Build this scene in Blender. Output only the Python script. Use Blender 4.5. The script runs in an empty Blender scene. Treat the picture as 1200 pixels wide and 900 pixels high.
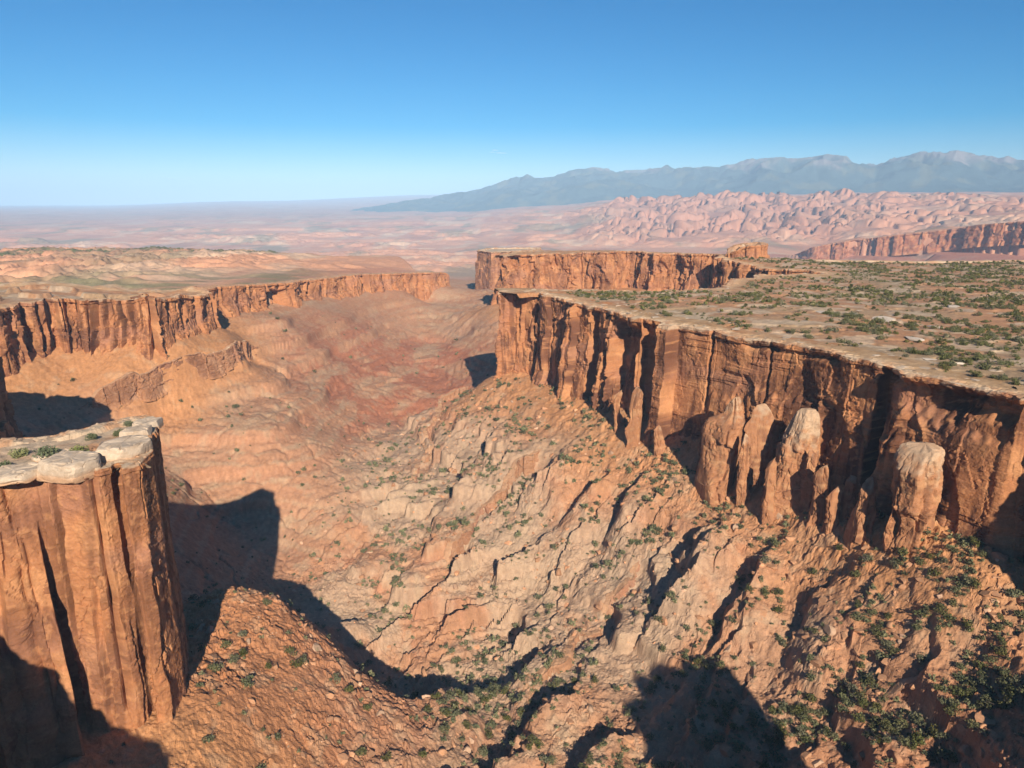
import bpy, math, numpy as np, time
T0 = time.time()
f32 = np.float32
R = math.radians
rng = np.random.default_rng(7)
scene = bpy.context.scene
COL = scene.collection

# ------------------------------------------------------------------ camera
FOC, PIT, CAMH = 832.0, R(14.2), 70.0
cam_d = bpy.data.cameras.new('camera'); cam = bpy.data.objects.new('camera', cam_d); COL.objects.link(cam)
cam.location = (0, 0, CAMH); cam.rotation_euler = (R(90) - PIT, 0, 0)
cam_d.sensor_width = 36; cam_d.lens = 36 * FOC / 1200; cam_d.clip_end = 150000; cam_d.clip_start = 1
scene.camera = cam
CP, SP = math.cos(PIT), math.sin(PIT)

def ray(px, py):
    a = (px - 600) / FOC; b = (450 - py) / FOC
    return a, CP + b * SP, -SP + b * CP
def at(px, py, z):                      # surveyed point of the photograph at height z
    x, y, d = ray(px, py); t = (z - CAMH) / d
    return (x * t, y * t, z)
def aty(px, py, Y):                     # surveyed point at distance Y
    x, y, d = ray(px, py); t = Y / y
    return (x * t, Y, CAMH + d * t)

# ------------------------------------------------------------------ noise
_p = np.random.default_rng(3).permutation(256)
PERM = np.concatenate([_p, _p, _p]).astype(np.int32)
_a = np.arange(256) * (2 * math.pi / 256)
GX, GY = np.cos(_a).astype(f32), np.sin(_a).astype(f32)
_g3 = np.random.default_rng(4).normal(size=(256, 3)); _g3 /= np.linalg.norm(_g3, axis=1)[:, None]
G3 = _g3.astype(f32)

def pn2(x, y, seed=0):
    x = np.asarray(x, f32) + f32(seed * 17.31); y = np.asarray(y, f32) + f32(seed * 9.77)
    xf, yf = np.floor(x), np.floor(y)
    xi, yi = xf.astype(np.int32) & 255, yf.astype(np.int32) & 255
    x = x - xf; y = y - yf
    u = x * x * x * (x * (x * 6 - 15) + 10); v = y * y * y * (y * (y * 6 - 15) + 10)
    A, B = PERM[xi], PERM[xi + 1]
    def g(h, dx, dy):
        return GX[h] * dx + GY[h] * dy
    n00 = g(PERM[A + yi], x, y); n10 = g(PERM[B + yi], x - 1, y)
    n01 = g(PERM[A + yi + 1], x, y - 1); n11 = g(PERM[B + yi + 1], x - 1, y - 1)
    a = n00 + u * (n10 - n00); b = n01 + u * (n11 - n01)
    return (a + v * (b - a)) * f32(1.4)

def pn3(x, y, z, seed=0):
    x = np.asarray(x, f32) + f32(seed * 17.31); y = np.asarray(y, f32) + f32(seed * 9.77); z = np.asarray(z, f32) + f32(seed * 5.13)
    xf, yf, zf = np.floor(x), np.floor(y), np.floor(z)
    xi, yi, zi = (q.astype(np.int32) & 255 for q in (xf, yf, zf))
    x = x - xf; y = y - yf; z = z - zf
    u, v, w = (q * q * q * (q * (q * 6 - 15) + 10) for q in (x, y, z))
    def g(i, j, k):
        h = PERM[PERM[PERM[xi + i] + yi + j] + zi + k]
        return G3[h, 0] * (x - i) + G3[h, 1] * (y - j) + G3[h, 2] * (z - k)
    def l(a, b, t): return a + t * (b - a)
    return l(l(l(g(0, 0, 0), g(1, 0, 0), u), l(g(0, 1, 0), g(1, 1, 0), u), v),
             l(l(g(0, 0, 1), g(1, 0, 1), u), l(g(0, 1, 1), g(1, 1, 1), u), v), w) * f32(1.3)

def fbm(x, y, o, seed=0, gain=.5, lac=2.03):
    s = 0; a = 1.0; f = 1.0
    for k in range(o):
        s = s + a * pn2(x * f, y * f, seed + k * 3); a *= gain; f *= lac
    return s
def plates(su, zu, sd_):
    """irregular cells, each with its own level 0..1"""
    gx, gy = np.floor(su), np.floor(zu); bd_ = np.full(su.shape, 9., f32); bi_ = np.zeros(su.shape, np.int32)
    for ax in (-1, 0, 1):
        for ay in (-1, 0, 1):
            cx_, cy_ = gx + ax, gy + ay
            h1 = PERM[(PERM[(cx_.astype(np.int32) + sd_ * 7) & 255] + cy_.astype(np.int32)) & 255]; h2 = PERM[h1 + 37]
            dd = np.abs(su - cx_ - .15 - .7 * h1 / 255.) * 1.1 + np.abs(zu - cy_ - .1 - .8 * h2 / 255.) * .9
            m_ = dd < bd_; bd_ = np.where(m_, dd, bd_); bi_ = np.where(m_, h2, bi_)
    return (bi_ / 255.).astype(f32)
def sst(a, b, x):
    t = np.clip((x - a) / (b - a), 0, 1); return t * t * (3 - 2 * t)
def mix(a, b, t):
    return a + (b - a) * t
def cmix(c, d, t):
    d = np.asarray(d, f32); t = np.asarray(t, f32)[..., None]
    return c + (d - c) * t

# ------------------------------------------------------------------ plan of the place (metres, camera over 0,0)
def pxs(lst, z): return [at(px, py, z)[:2] for px, py in lst]
A_RIM = pxs([(1196, 470), (1187, 466), (1150, 458), (1100, 445), (1060, 438), (1043, 429), (1030, 427), (1000, 420), (950, 407), (910, 400), (870, 393),
             (830, 385), (800, 380), (775, 376), (745, 372), (722, 366), (700, 360), (675, 355), (640, 345), (610, 340), (583, 341)], 0)
R_POLY = [(330, -300), (290, -40), (255, 60), (224, 105), (204, 132), (202, 190), (199, 206), (204, 222), (222, 240)] + A_RIM + \
    [(8, 607), (40, 606), (72, 612), (110, 600), (150, 606), (185, 628), (212, 690), (236, 705), (252, 735), (300, 742), (330, 752), (322, 780), (285, 800), (283, 850),
     (258, 905), (272, 945), (240, 952), (222, 990), (196, 985), (186, 1022), (160, 1034), (150, 1008), (128, 1000), (112, 1018), (92, 1012), (84, 994), (60, 1012), (42, 1000), (36, 972), (14, 968), (-11, 945), (-18, 985), (40, 1090), (140, 1120), (230, 1060),
     (320, 985), (400, 940), (520, 915), (660, 935), (800, 900), (1000, 960), (1400, 900), (1400, -300)]
C_RIM = pxs([(0, 361), (25, 355), (57, 352), (100, 349), (140, 349), (175, 349)], 0) + pxs([(220, 347)], -4) + pxs([(244, 346)], -8)
TOWER = [(-205, 172), (-186, 150), (-168, 146), (-152, 160), (-143, 173), (-137, 176), (-131, 182), (-127.5, 179.5), (-113, 178.5), (-109.5, 184.5), (-106.5, 182),
         (-103.5, 186), (-104.5, 197), (-109, 206), (-113.5, 216), (-119, 228), (-127, 235), (-133, 226), (-139, 216), (-158, 206), (-198, 203)]
L_POLY = [(-260, -300), (-110, -120), (-64, -60), (-60, -8), (-68, 22), (-88, 33), (-103, 68), (-122, 86), (-160, 96), (-215, 120), (-230, 165), (-228, 215), (-250, 270), (-252, 318),
          (-256, 350), (-280, 372), (-330, 372), (-385, 410), (-402, 450), (-385, 478)] + C_RIM + \
    [(-276, 655), (-300, 672), (-360, 660), (-430, 650), (-520, 560), (-800, 520), (-1200, 480), (-1200, -300)]
D_RIM = [aty(250, 337, 705), aty(275, 335, 740), aty(305, 334, 775), aty(335, 332, 815), aty(360, 329, 880), aty(385, 326, 950), aty(420, 322, 1030), aty(455, 321, 1090), aty(490, 320, 1140), aty(522, 319.5, 1200)]
D_POLY = [(-330, 640), (-300, 690)] + [p[:2] for p in D_RIM] + [(-112, 1270), (-170, 1420), (-420, 2300), (-2500, 2600), (-4000, 600), (-900, 560), (-520, 600), (-430, 655)]
D_Z = np.array([-14, -14] + [p[2] for p in D_RIM] + [-50, -60, -150, -190, -90, -75, -70, -45], f32)
S_POLY = [aty(557, 319, 1450)[:2], aty(575, 314, 1400)[:2], aty(600, 309, 1420)[:2], (60, 1500), (60, 1560), (-50, 1540)]
E_RIM = [aty(905, 304, 3950), aty(928, 299, 3800), aty(955, 289, 3650), aty(1002, 281, 3560), aty(1053, 275, 3400), aty(1111, 269, 3300), aty(1150, 263, 3150), aty(1200, 259, 3000), aty(1290, 252, 2850)]
BUTTE = [(103, -20), (116, -28), (124, -8), (136, 16), (143, 34), (138, 46), (122, 44), (108, 14)]       # stands behind the viewpoint

def seg_sd(x, y, poly, closed=True):
    """unsigned distance to the outline, arc position of the nearest point, inside flag"""
    P = np.array(poly, f32); n = len(P)
    best = np.full(x.shape, 1e12, f32); bs = np.zeros(x.shape, f32); ins = np.zeros(x.shape, bool)
    s0 = 0.0
    for i in range(n if closed else n - 1):
        a, b = P[i], P[(i + 1) % n]
        dx, dy = b - a; L2 = max(dx * dx + dy * dy, 1e-9); L = math.sqrt(L2)
        t = np.clip(((x - a[0]) * dx + (y - a[1]) * dy) / L2, 0, 1)
        d = (x - a[0] - t * dx) ** 2 + (y - a[1] - t * dy) ** 2
        m = d < best
        best = np.where(m, d, best); bs = np.where(m, s0 + t * L, bs)
        if closed:
            c = (a[1] > y) != (b[1] > y)
            if dy != 0:
                ins ^= c & (x < (b[0] - a[0]) * (y - a[1]) / dy + a[0])
        s0 += L
    return np.sqrt(best), bs, ins

def sd_poly(x, y, poly, pad=200):
    P = np.array(poly); lo = P.min(0) - pad; hi = P.max(0) + pad
    m = (x > lo[0]) & (x < hi[0]) & (y > lo[1]) & (y < hi[1])
    out = np.full(x.shape, -1e4, f32)
    if m.any():
        d, s, i = seg_sd(x[m], y[m], poly); out[m] = np.where(i, d, -d)
    return out                              # positive inside

# ------------------------------------------------------------------ shape of the open ground
ctrl = []
def cp(px, py, z): ctrl.append(at(px, py, z))
for px, py, z in [
    (555, 835, -152), (345, 640, -149), (400, 600, -134), (450, 560, -132), (450, 500, -127), (400, 700, -154), (345, 690, -156), (310, 620, -143), (260, 590, -130),
    (300, 560, -118), (200, 560, -113), (300, 500, -92), (300, 450, -78), (400, 500, -115), (130, 470, -70), (190, 480, -82), (240, 440, -66), (250, 500, -93),
    (300, 420, -70), (350, 420, -79), (400, 420, -93), (350, 460, -88), (450, 430, -105), (450, 470, -117), (500, 440, -120), (500, 500, -135), (530, 345, -92), (530, 400, -105), (540, 440, -114),
    (470, 370, -84), (400, 375, -66), (330, 375, -47), (560, 420, -101), (560, 380, -80), (500, 375, -92), (500, 355, -84),
    (520, 478, -108), (480, 562, -126), (470, 600, -136), (430, 640, -144), (540, 640, -129), (600, 570, -111), (480, 700, -149), (700, 560, -95), (700, 640, -116), (850, 650, -96), (750, 780, -130),
    (640, 720, -141), (620, 800, -147), (1000, 750, -96), (1000, 890, -116), (1150, 880, -94), (1150, 750, -78), (880, 800, -118), (900, 880, -124), (680, 890, -142), (600, 890, -147), (780, 890, -137),
    (273, 692, -90), (337, 708, -100), (401, 764, -114), (463, 817, -129), (537, 838, -144), (230, 850, -85), (300, 780, -92), (380, 830, -107), (300, 880, -98), (450, 895, -125), (540, 895, -139)]:
    cp(px, py, z)
def side(poly, i0, i1, items):              # points stepping outward from a rim (outward = right of travel order flips by polygon sense)
    P = np.array(poly[i0:i1 + 1], float); area = 0
    Q = np.array(poly, float)
    area = np.sum(Q[:, 0] * np.roll(Q[:, 1], -1) - np.roll(Q[:, 0], -1) * Q[:, 1])
    sgn = 1 if area > 0 else -1             # ccw -> outward is right of travel
    for k in range(len(P) - 1):
        a, b = P[k], P[k + 1]; t = (b - a) / np.linalg.norm(b - a); n = np.array([t[1], -t[0]]) * sgn
        m = (a + b) / 2
        for d, z in items:
            q = m + n * d; ctrl.append((q[0], q[1], z))
iA = 9
side(R_POLY, iA + 1, iA + 3, [(6, -58)])
side(R_POLY, iA + 3, iA + 5, [(6, -60)])
side(R_POLY, iA + 5, iA + 8, [(6, -64)])
side(R_POLY, iA + 8, iA + 12, [(6, -68)])
side(R_POLY, iA + 12, iA + 18, [(6, -71)])
side(R_POLY, iA + 4, iA + 8, [(45, -92)])
side(R_POLY, iA + 18, iA + 24, [(6, -70)])
side(R_POLY, 2, 8, [(6, -70), (50, -85)])
side(R_POLY, iA + 26, iA + 34, [(6, -52)])
side(R_POLY, iA + 36, iA + 46, [(6, -46)])
side(R_POLY, iA + 46, iA + 52, [(6, -60)])
nL = L_POLY.index(C_RIM[0])
side(L_POLY, nL, nL + 7, [(6, -45), (30, -57)])
side(L_POLY, nL + 7, nL + 9, [(6, -42)])
side(L_POLY, 12, 18, [(6, -58)])
side(L_POLY, 3, 10, [(6, -80)])
for _k in range(len(D_RIM) - 1):
    side(D_POLY, 2 + _k, 3 + _k, [(8, D_RIM[_k][2] - 31)])
ctrl = [c for c in ctrl]
ctrl += [(-40, 2300, -180), (100, 1900, -140), (-60, 1600, -110), (-97, 186, -85), (-92, 200, -88), (-110, 240, -88), (-130, 245, -92), (-180, 250, -90), (-131, 300, -114), (-141, 330, -137), (-100, 304, -124), (-108, 330, -144), (-76, 288, -136), (-84, 306, -147), (-52, 275, -145), (-160, 300, -112), (-190, 340, -112), (176, 238, -62), (-165, 380, -142), (-210, 400, -112), (-230, 440, -105),
         (-120, 140, -82), (-60, 120, -100), (-20, 100, -125), (40, 100, -135), (100, 120, -128), (170, 120, -100), (0, 0, -120), (60, -60, -120), (30, 160, -145),
         (-50, -100, -80), (150, -100, -90), (200, 0, -85), (400, 1300, -110), (900, 1200, -140), (150, 1400, -120), (600, 2000, -200), (-100, 2800, -205), (1500, 1500, -180), (2000, 2500, -230), (-1000, 2800, -200), (-3000, 2500, -190), (3000, 500, -200), (-3000, 0, -100), (0, -2500, -100), (2500, -2500, -100), (-2500, -2500, -100)]
# strongly repeated points would make the spline ring: thin them out
CT = []
for c in ctrl:
    if all((c[0] - q[0]) ** 2 + (c[1] - q[1]) ** 2 > 81 for q in CT): CT.append(c)
CT = np.array(CT, float)
def _phi(r2): return np.where(r2 > 0, .5 * r2 * np.log(np.maximum(r2, 1e-9)), 0)
SC = 500.0
_c = CT[:, :2] / SC; _n = len(_c)
_K = _phi(((_c[:, None] - _c[None]) ** 2).sum(-1)) + np.eye(_n) * 1e-4
_Pm = np.concatenate([np.ones((_n, 1)), _c], 1)
_W = np.linalg.solve(np.block([[_K, _Pm], [_Pm.T, np.zeros((3, 3))]]), np.concatenate([CT[:, 2], np.zeros(3)]))
def rbf(x, y):
    x = (x / SC).astype(f32); y = (y / SC).astype(f32)
    s = (_W[_n] + _W[_n + 1] * x + _W[_n + 2] * y).astype(f32)
    for i in range(_n):
        r2 = (x - f32(_c[i, 0])) ** 2 + (y - f32(_c[i, 1])) ** 2
        s += f32(.5 * _W[i]) * r2 * np.log(r2 + f32(1e-9))
    return s

# far country: heights along a few bearings
FB = np.array([-400, 100, 300, 520, 640, 740, 900, 1050, 1200, 1500], float)
FD = np.array([2200, 2600, 3500, 5000, 6500, 8000, 10000, 14000, 20000, 30000, 42000], float)
FROW = np.array([
    [328, 325, 315, 300, 285, 272, 262, 252, 246.5, 243, 241.5],
    [328, 325, 315, 300, 285, 272, 262, 252, 246, 242.5, 240.8],
    [328, 325, 314, 299, 284, 271, 260, 249, 242, 236, 236],
    [329, 324, 312, 296, 282, 268, 256, 246, 238, 229, 228],
    [332, 324, 312, 292, 274, 256, 245, 238, 231, 222, 222],
    [334, 326, 312, 291, 262, 236, 236, 231, 226, 218, 218],
    [336, 328, 306, 286, 256, 231, 231, 227, 222, 218, 218],
    [338, 330, 300, 272, 250, 231, 229, 226, 221, 218, 218],
    [335, 326, 292, 258, 244, 233, 230, 226, 221, 218, 218],
    [332, 322, 288, 255, 243, 233, 230, 226, 221, 218, 218]], float)
FZ = np.zeros_like(FROW)
for i in range(FROW.shape[0]):
    for j in range(FROW.shape[1]): FZ[i, j] = aty(600, FROW[i, j], FD[j])[2]
def far_z(x, y):
    yy = np.maximum(y, 400.0)
    b = np.clip(600 + 858.0 * x / yy, FB[0], FB[-1]); d = np.clip(np.hypot(x, y) * .97, FD[0], FD[-1])
    bi = np.clip(np.searchsorted(FB, b) - 1, 0, len(FB) - 2); di = np.clip(np.searchsorted(FD, d) - 1, 0, len(FD) - 2)
    u = (b - FB[bi]) / (FB[bi + 1] - FB[bi]); v = (d - FD[di]) / (FD[di + 1] - FD[di])
    u = u * u * (3 - 2 * u)
    return ((FZ[bi, di] * (1 - u) + FZ[bi + 1, di] * u) * (1 - v) + (FZ[bi, di + 1] * (1 - u) + FZ[bi + 1, di + 1] * u) * v).astype(f32)

def terrace(z, T, k, w=.18):
    q = z / T; fl = np.floor(q); fr = q - fl
    s = np.clip((fr - .5) / w + .5, 0, 1); s = s * s * (3 - 2 * s)
    return T * (fl + fr * (1 - k) + s * k)

def plateau_z(x, y, sd, which):
    n = fbm(x / 90, y / 90, 4, 11)
    h = 1.6 * n
    h = h + .9 * (terrace(h * 1.5 + .25 * pn2(x / 9, y / 9, 15), 1.3, .8, .1) - h * 1.5) * .8
    h = h + .28 * fbm(x / 7, y / 7, 3, 21) + .09 * pn2(x / 1.7, y / 1.7, 25)
    edge = sst(4, 30, sd)
    h = -.6 + edge * (h + .4)
    if which == 'R':
        h = h + 6 * sst(820, 950, y) * sst(420, 240, x) + 2.5 * pn2(x / 160, y / 160, 31) * edge + 3 * sst(100, 500, sd)
        h = h - np.maximum(y - 930, 0) * .02
        # the head of the side canyon bites a scoop into the plateau
    if which == 'L':
        h = h - 8 * sst(520, 630, y) * sst(-420, -330, x)
        kn = pn2(x / 26, y / 26, 41) + .4 * pn2(x / 9, y / 9, 43)
        h = h + 3.5 * sst(.2, .32, kn) * sst(24, 40, sd) * sst(500, 560, y)
    return h

def hit(px, py):
    """where the sight line of a surveyed picture point meets the smooth ground"""
    x, y, d = ray(px, py); t = np.linspace(150, 1500, 1400); zz = rbf(np.array(x * t, f32), np.array(y * t, f32))
    k = int(np.argmax(CAMH + d * t < zz)); return (x * t[k], y * t[k], float(zz[k]))
BENCH = [([hit(px, py) for px, py in q], h) for q, h in [
    ([(92, 482), (112, 470), (130, 462), (146, 454), (160, 448), (166, 453), (178, 450), (196, 440), (207, 436), (222, 430), (240, 424), (246, 428), (262, 420), (276, 412), (290, 407), (301, 409)], 13),
    ([(150, 492), (190, 470), (230, 452), (262, 440), (300, 432), (330, 422)], 4),
    ([(556, 452), (532, 460), (516, 468), (513, 486), (498, 502), (508, 520), (492, 540), (484, 556), (492, 575)], 9),
    ([(640, 520), (622, 545), (604, 552), (590, 580), (560, 596), (548, 622), (528, 640), (520, 668)], 7),
    ([(770, 610), (752, 634), (742, 668), (716, 690), (704, 722), (672, 744), (660, 776), (622, 800), (612, 850)], 7),
    ([(1090, 800), (1060, 806), (1030, 822), (1008, 838)], 4)]]
def bench_step(x, y, z):
    for k, (pl, h) in enumerate(BENCH):
        P = np.array([p[:2] for p in pl]); lo = P.min(0) - 90; hi = P.max(0) + 90
        m = (x > lo[0]) & (x < hi[0]) & (y > lo[1]) & (y < hi[1])
        if not m.any(): continue
        xm, ym = x[m], y[m]; d, s_, _ = seg_sd(xm, ym, pl and [p[:2] for p in pl], False)
        L = np.concatenate([[0], np.cumsum(np.hypot(*np.diff(P, axis=0).T))]); i = np.clip(np.searchsorted(L, s_) - 1, 0, len(P) - 2)
        T = (P[i + 1] - P[i]); cr = T[:, 0] * (ym - P[i, 1]) - T[:, 1] * (xm - P[i, 0])
        out = cr < 0 if k in (0, 1) else cr > 0
        if k == 5: out = cr > 0
        w = sst(0, 22, s_) * sst(L[-1], L[-1] - 22, s_)
        sg = sst(-4.5, 4.5, np.where(out, d, -d)); z[m] += (((1 - sg) * .38 * h * np.exp(-d / (2.2 * h)) - sg * .62 * h * np.exp(-d / (2.6 * h))) * w).astype(f32)
    return z
def top_col(x, y, sdm, n2):
    ct = np.empty(x.shape + (3,), f32); ct[:] = (.42, .225, .125)
    sl = sst(.05, .32, fbm(x / 30, y / 22, 4, 121))
    ct = cmix(ct, (.34, .26, .165), sst(-.1, .4, fbm(x / 120, y / 120, 3, 122)) * .7)
    ct = cmix(ct, (.50, .39, .285), np.maximum(sl * .7, sst(24, 6, sdm + 9 * n2) * .9))
    return ct
U = np.array([-.66, -.75]); V = np.array([-.75, .66])
_DP = np.array([p for p in D_POLY], f32)

def ground(x, y, full=True):
    """height, albedo, owner of every plan point.  owner: 0 open ground 1 right mesa 2 left mesa 3 butte behind"""
    x = np.asarray(x, f32).ravel(); y = np.asarray(y, f32).ravel()
    r = np.hypot(x, y)
    z = far_z(x, y)
    near = r < 3400
    wnear = 1 - sst(2300, 3300, r)
    zr = np.zeros_like(z); zr[near] = rbf(x[near], y[near])
    z = z * (1 - wnear) + np.where(near, zr, 0) * wnear
    own = np.zeros(x.shape, np.int8)
    sR = sd_poly(x, y, R_POLY); sL = sd_poly(x, y, L_POLY); sT = sd_poly(x, y, TOWER, 60); sD = sd_poly(x, y, D_POLY); sB = sd_poly(x, y, BUTTE, 60); sS = sd_poly(x, y, S_POLY, 100)
    dW = np.maximum(-sR, 0)                      # distance out from the right wall
    dL = np.maximum(np.minimum(-sL, -sT), 0); dD = np.maximum(-sD, 0)
    dwall = np.minimum(np.minimum(dW, dL), dD)
    # ---- the plain west of the far wall
    inD = sD > 17
    if inD.any():
        d, s, _ = seg_sd(x[inD], y[inD], D_POLY)
        w = 0; P = _DP; num = np.zeros(d.shape, f32); den = np.zeros(d.shape, f32)
        for i in range(len(P)):
            k = 1 / (((x[inD] - P[i, 0]) ** 2 + (y[inD] - P[i, 1]) ** 2) + 400.) ** 1.0
            num += k * D_Z[i]; den += k
        zd = num / den - 1
        zd = zd + 5 * fbm(x[inD] / 130, y[inD] / 130, 4, 51) * sst(7, 60, d)
        kn = fbm(x[inD] / 120, y[inD] / 70, 4, 55)
        zd = zd + 16 * np.clip(1 - np.abs(fbm(x[inD] / 95, y[inD] / 70, 4, 117)) * 1.8, -.2, 1) * sst(120, 420, d)
        zd = zd + 4 * sst(.2, .7, kn) * sst(60, 160, d)
        keep = wnear[inD]
        z[inD] = zd * keep + z[inD] * (1 - keep)
    # ---- relief
    right = sst(-60, -20, sR * 0 - 0) if False else None
    s1 = V[0] * x + V[1] * y; u1 = U[0] * x + U[1] * y
    warp = 9 * pn2(x / 60, y / 60, 61) + 4 * pn2(x / 23, y / 23, 62)
    zlim = np.interp(y, [380, 500, 620, 700], [225, 150, 95, 60]).astype(f32)
    zone_r = sst(35, -25, dW - zlim) * sst(14, 70, dW) * (y < 1200) * (sL < 0) * sst(-150, -100, x + .0 * y)
    spur = sst(60, 30, np.hypot((x + 85) * .8, (y - 235)))           # the rubble spur under the tower
    zone_r = zone_r * (1 - spur)
    rib = np.abs(pn2((s1 + warp) / 42, (u1 + warp) / 170, 63)) ** .85
    w2 = warp * .9 + 7 * pn2(x / 19, y / 19, 161) + 3.0 * pn2(x / 7, y / 7, 162) + .6 * pn2(x / 2.6, y / 2.6, 166)
    def saw(L, sd_, stretch):
        q = (s1 + w2 + stretch * pn2(s1 / 70, u1 / 200, sd_)) / L; fr = q - np.floor(q)
        hgt = np.where(fr < .9, fr / .9, (1 - fr) / .1)
        return hgt * sst(-.2, .32, pn2(s1 / 42 + 3.3 * np.floor(q), u1 / 62, sd_ + 1))
    zt = z + zone_r * (8 * (rib - .33) + 10.5 * (saw(40, 163, 26) - .25) + 4.5 * (saw(16, 168, 12) - .25))
    near2 = r < 2600
    fade = 1 - sst(1500, 2600, r)
    # valley side ribs (soft)
    zone_v = (1 - zone_r) * sst(20, 80, dwall) * fade * (sL < 0) * (1 - spur)
    ribv = np.abs(pn2((x + warp * 1.5) / 55, (y * .6 - x * .3) / 130, 65))
    zt = zt + zone_v * (3.2 * (ribv - .3) + 1.0 * fbm(x / 40, y / 40, 3, 66))
    zt = bench_step(x, y, zt)
    # hard beds step out as ledges
    bed = zt + .012 * y + 1.6 * pn2(x / 70, y / 70, 67)
    kk = sst(-.25, .3, pn2(x / 80, y / 80, 68)) * fade
    t1 = terrace(bed, 17, 1, .16) - bed
    t2 = terrace(bed + 1.2 * pn2(x / 14, y / 14, 69), 5.2, 1, .2) - bed
    talus = sst(16, 46, dwall) * (1 - .75 * spur)
    bl = sst(-330, -280, x) * sst(-150, -180, x) * sst(420, 470, y)       # the bench below the left mesa
    zt = zt + talus * fade * (1 - .55 * sst(.5, 0, zone_r) * (y > 330) * (bl < .5)) * (t1 * (.10 + .22 * kk * zone_r + .10 * kk + .2 * bl) + t2 * (.16 + .2 * zone_r) * (.15 + .85 * kk))
    basin = (1 - zone_r) * (1 - spur) * fade * sst(25, 70, dwall) * (sL < 0) * sst(300, 360, y)
    bb = zt + .02 * x + 4.0 * pn2(x / 55, y / 55, 171) + 1.2 * pn2(x / 16, y / 16, 172)
    zt = zt + basin * (terrace(bb, 4.2, 1, .3) - bb) * .95 * sst(-.12, .38, pn2(x / 48, y / 48, 173) + .6 * pn2(x / 15, y / 15, 177)) * sst(430, 560, y + .35 * x + 60)
    gl = np.abs(fbm(x / 45, y / 45, 3, 174)); zt = zt - basin * 1.6 * np.exp(-(gl / .05) ** 2)
    # rough rubble
    nearf = 1 - sst(500, 1200, r)
    rub = fbm(x / 9, y / 9, 3, 71)
    zt = zt + fade * (.9 * rub * (.2 + .25 * sst(0, .3, zone_r) + .55 * np.maximum(zone_r, spur) + .3 * sst(60, 10, dwall)))
    blk = np.abs(pn2(x / 5.1, y / 5.1, 72)); blk2 = np.abs(pn2(x / 2.3, y / 2.3, 73))
    rocky = sst(-.15, .35, pn2(x / 34, y / 34, 74) + .35 * spur + .2 * sst(60, 20, dW))
    zt = zt + nearf * (.35 + .65 * rocky) * (1.6 * np.maximum(blk - .24, 0) + 1.0 * np.maximum(blk2 - .2, 0))
    zt = zt + nearf * (.30 * pn2(x / 1.2, y / 1.2, 75) + .35 * fbm(x / 3.1, y / 3.1, 2, 76))
    nm = r < 900
    jx, jy = x[nm] + 1.2 * pn2(x[nm] / 3, y[nm] / 3, 175), y[nm] + 1.2 * pn2(x[nm] / 3, y[nm] / 3, 176)
    pb = plates(jx / 6.5, jy / 6.5, 5) ** 2; pc = plates(jx / 2.7, jy / 2.7, 9) ** 2
    zt[nm] += (nearf[nm] * (.25 + .75 * rocky[nm]) * (1.5 * (pb - .33) + .95 * (pc - .33)) * (1 - .85 * basin[nm])).astype(f32)
    openg = (sR < 0) & (sL < 0) & (sT < 0)
    z = np.where(sD > 17, z, zt)
    # ---- far relief
    ff = sst(2400, 3600, r)
    amp = np.clip(r * .0014, 3, 26)
    nf = fbm(x / 620, y / 620, 5, 81)
    z = z + ff * amp * nf
    ff2 = ff
    zq = terrace(z + 12 * pn2(x / 900, y / 900, 82), 46, 1, .18) - z - 12 * pn2(x / 900, y / 900, 82)
    z = z + ff * .45 * zq * (1 - sst(9000, 14000, r))
    brg = 600 + 858 * x / np.maximum(y, 100)
    knob = fbm(x / 420, y / 300, 3, 83)
    dome = (1 - np.abs(fbm(x / 330, y / 330, 5, 183)) * 1.9)
    z = z + ff * 34 * np.clip(dome, -.3, 1) * sst(.0, .45, fbm(x / 1500, y / 900, 3, 184)) * (1 - sst(6500, 11000, r)) * sst(760, 600, brg)
    fins = sst(640, 760, brg + 40 * pn2(x / 900, y / 900, 84)) * sst(5000, 6000, r) * (1 - sst(8300, 8900, r)) * (1 - .5 * sst(950, 1150, brg))
    fa = x * .80 + y * .60; fb = -x * .60 + y * .80
    fw = 45 * pn2(x / 500, y / 500, 85)
    j1 = np.abs(pn2((fa + fw) / 125, (fb + fw) / 480, 86)); j2 = np.abs(pn2((fa - fw) / 300, (fb + fw) / 150, 87))
    slot = np.maximum(np.exp(-(j1 / .13) ** 2), .8 * np.exp(-(j2 / .09) ** 2))
    lvl = .55 + .6 * sst(-.5, .5, pn2(x / 300, y / 300, 188)) + .25 * pn2(x / 110, y / 110, 88)
    cut = sst(-.55, -.1, pn2(x / 500, y / 500, 89))
    z = z + fins * cut * (115 * lvl * (1 - slot) - 62)
    # the red scarp across the river: ground in front of it lies below
    de, se, _ = seg_sd(x, y, [p[:2] for p in E_RIM], False)
    er = np.array(E_RIM, f32); el = np.concatenate([[0], np.cumsum(np.hypot(np.diff(er[:, 0]), np.diff(er[:, 1])))])
    ez = np.interp(se, el, er[:, 2]).astype(f32)
    ins_e = (np.interp(brg, 600 + 858 * er[:, 0] / er[:, 1], np.hypot(er[:, 0], er[:, 1])) < r) & (brg > 890)
    front = (brg > 890) & ~ins_e & (r > 2300)
    ht = 70 * sst(-30, 400, se) + 1
    we = sst(895, 985, brg); z0_ = z
    z = np.where(front, np.minimum(z, ez - ht - .36 * de - 4 + 5 * np.abs(pn2(se / 60, de / 300, 89))), z)
    z = np.where(ins_e & (de > 14), ez + (z - ez) * sst(300, 1800, de) + 10 * pn2(x / 200, y / 200, 90) * sst(10, 150, de), z)
    z = z0_ + (z - z0_) * we
    # ---- mesa tops
    mR = sR > 18; mL = (sL > 13); mT = sT > 5; mB = sB > 5; mS = sS > 7
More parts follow.
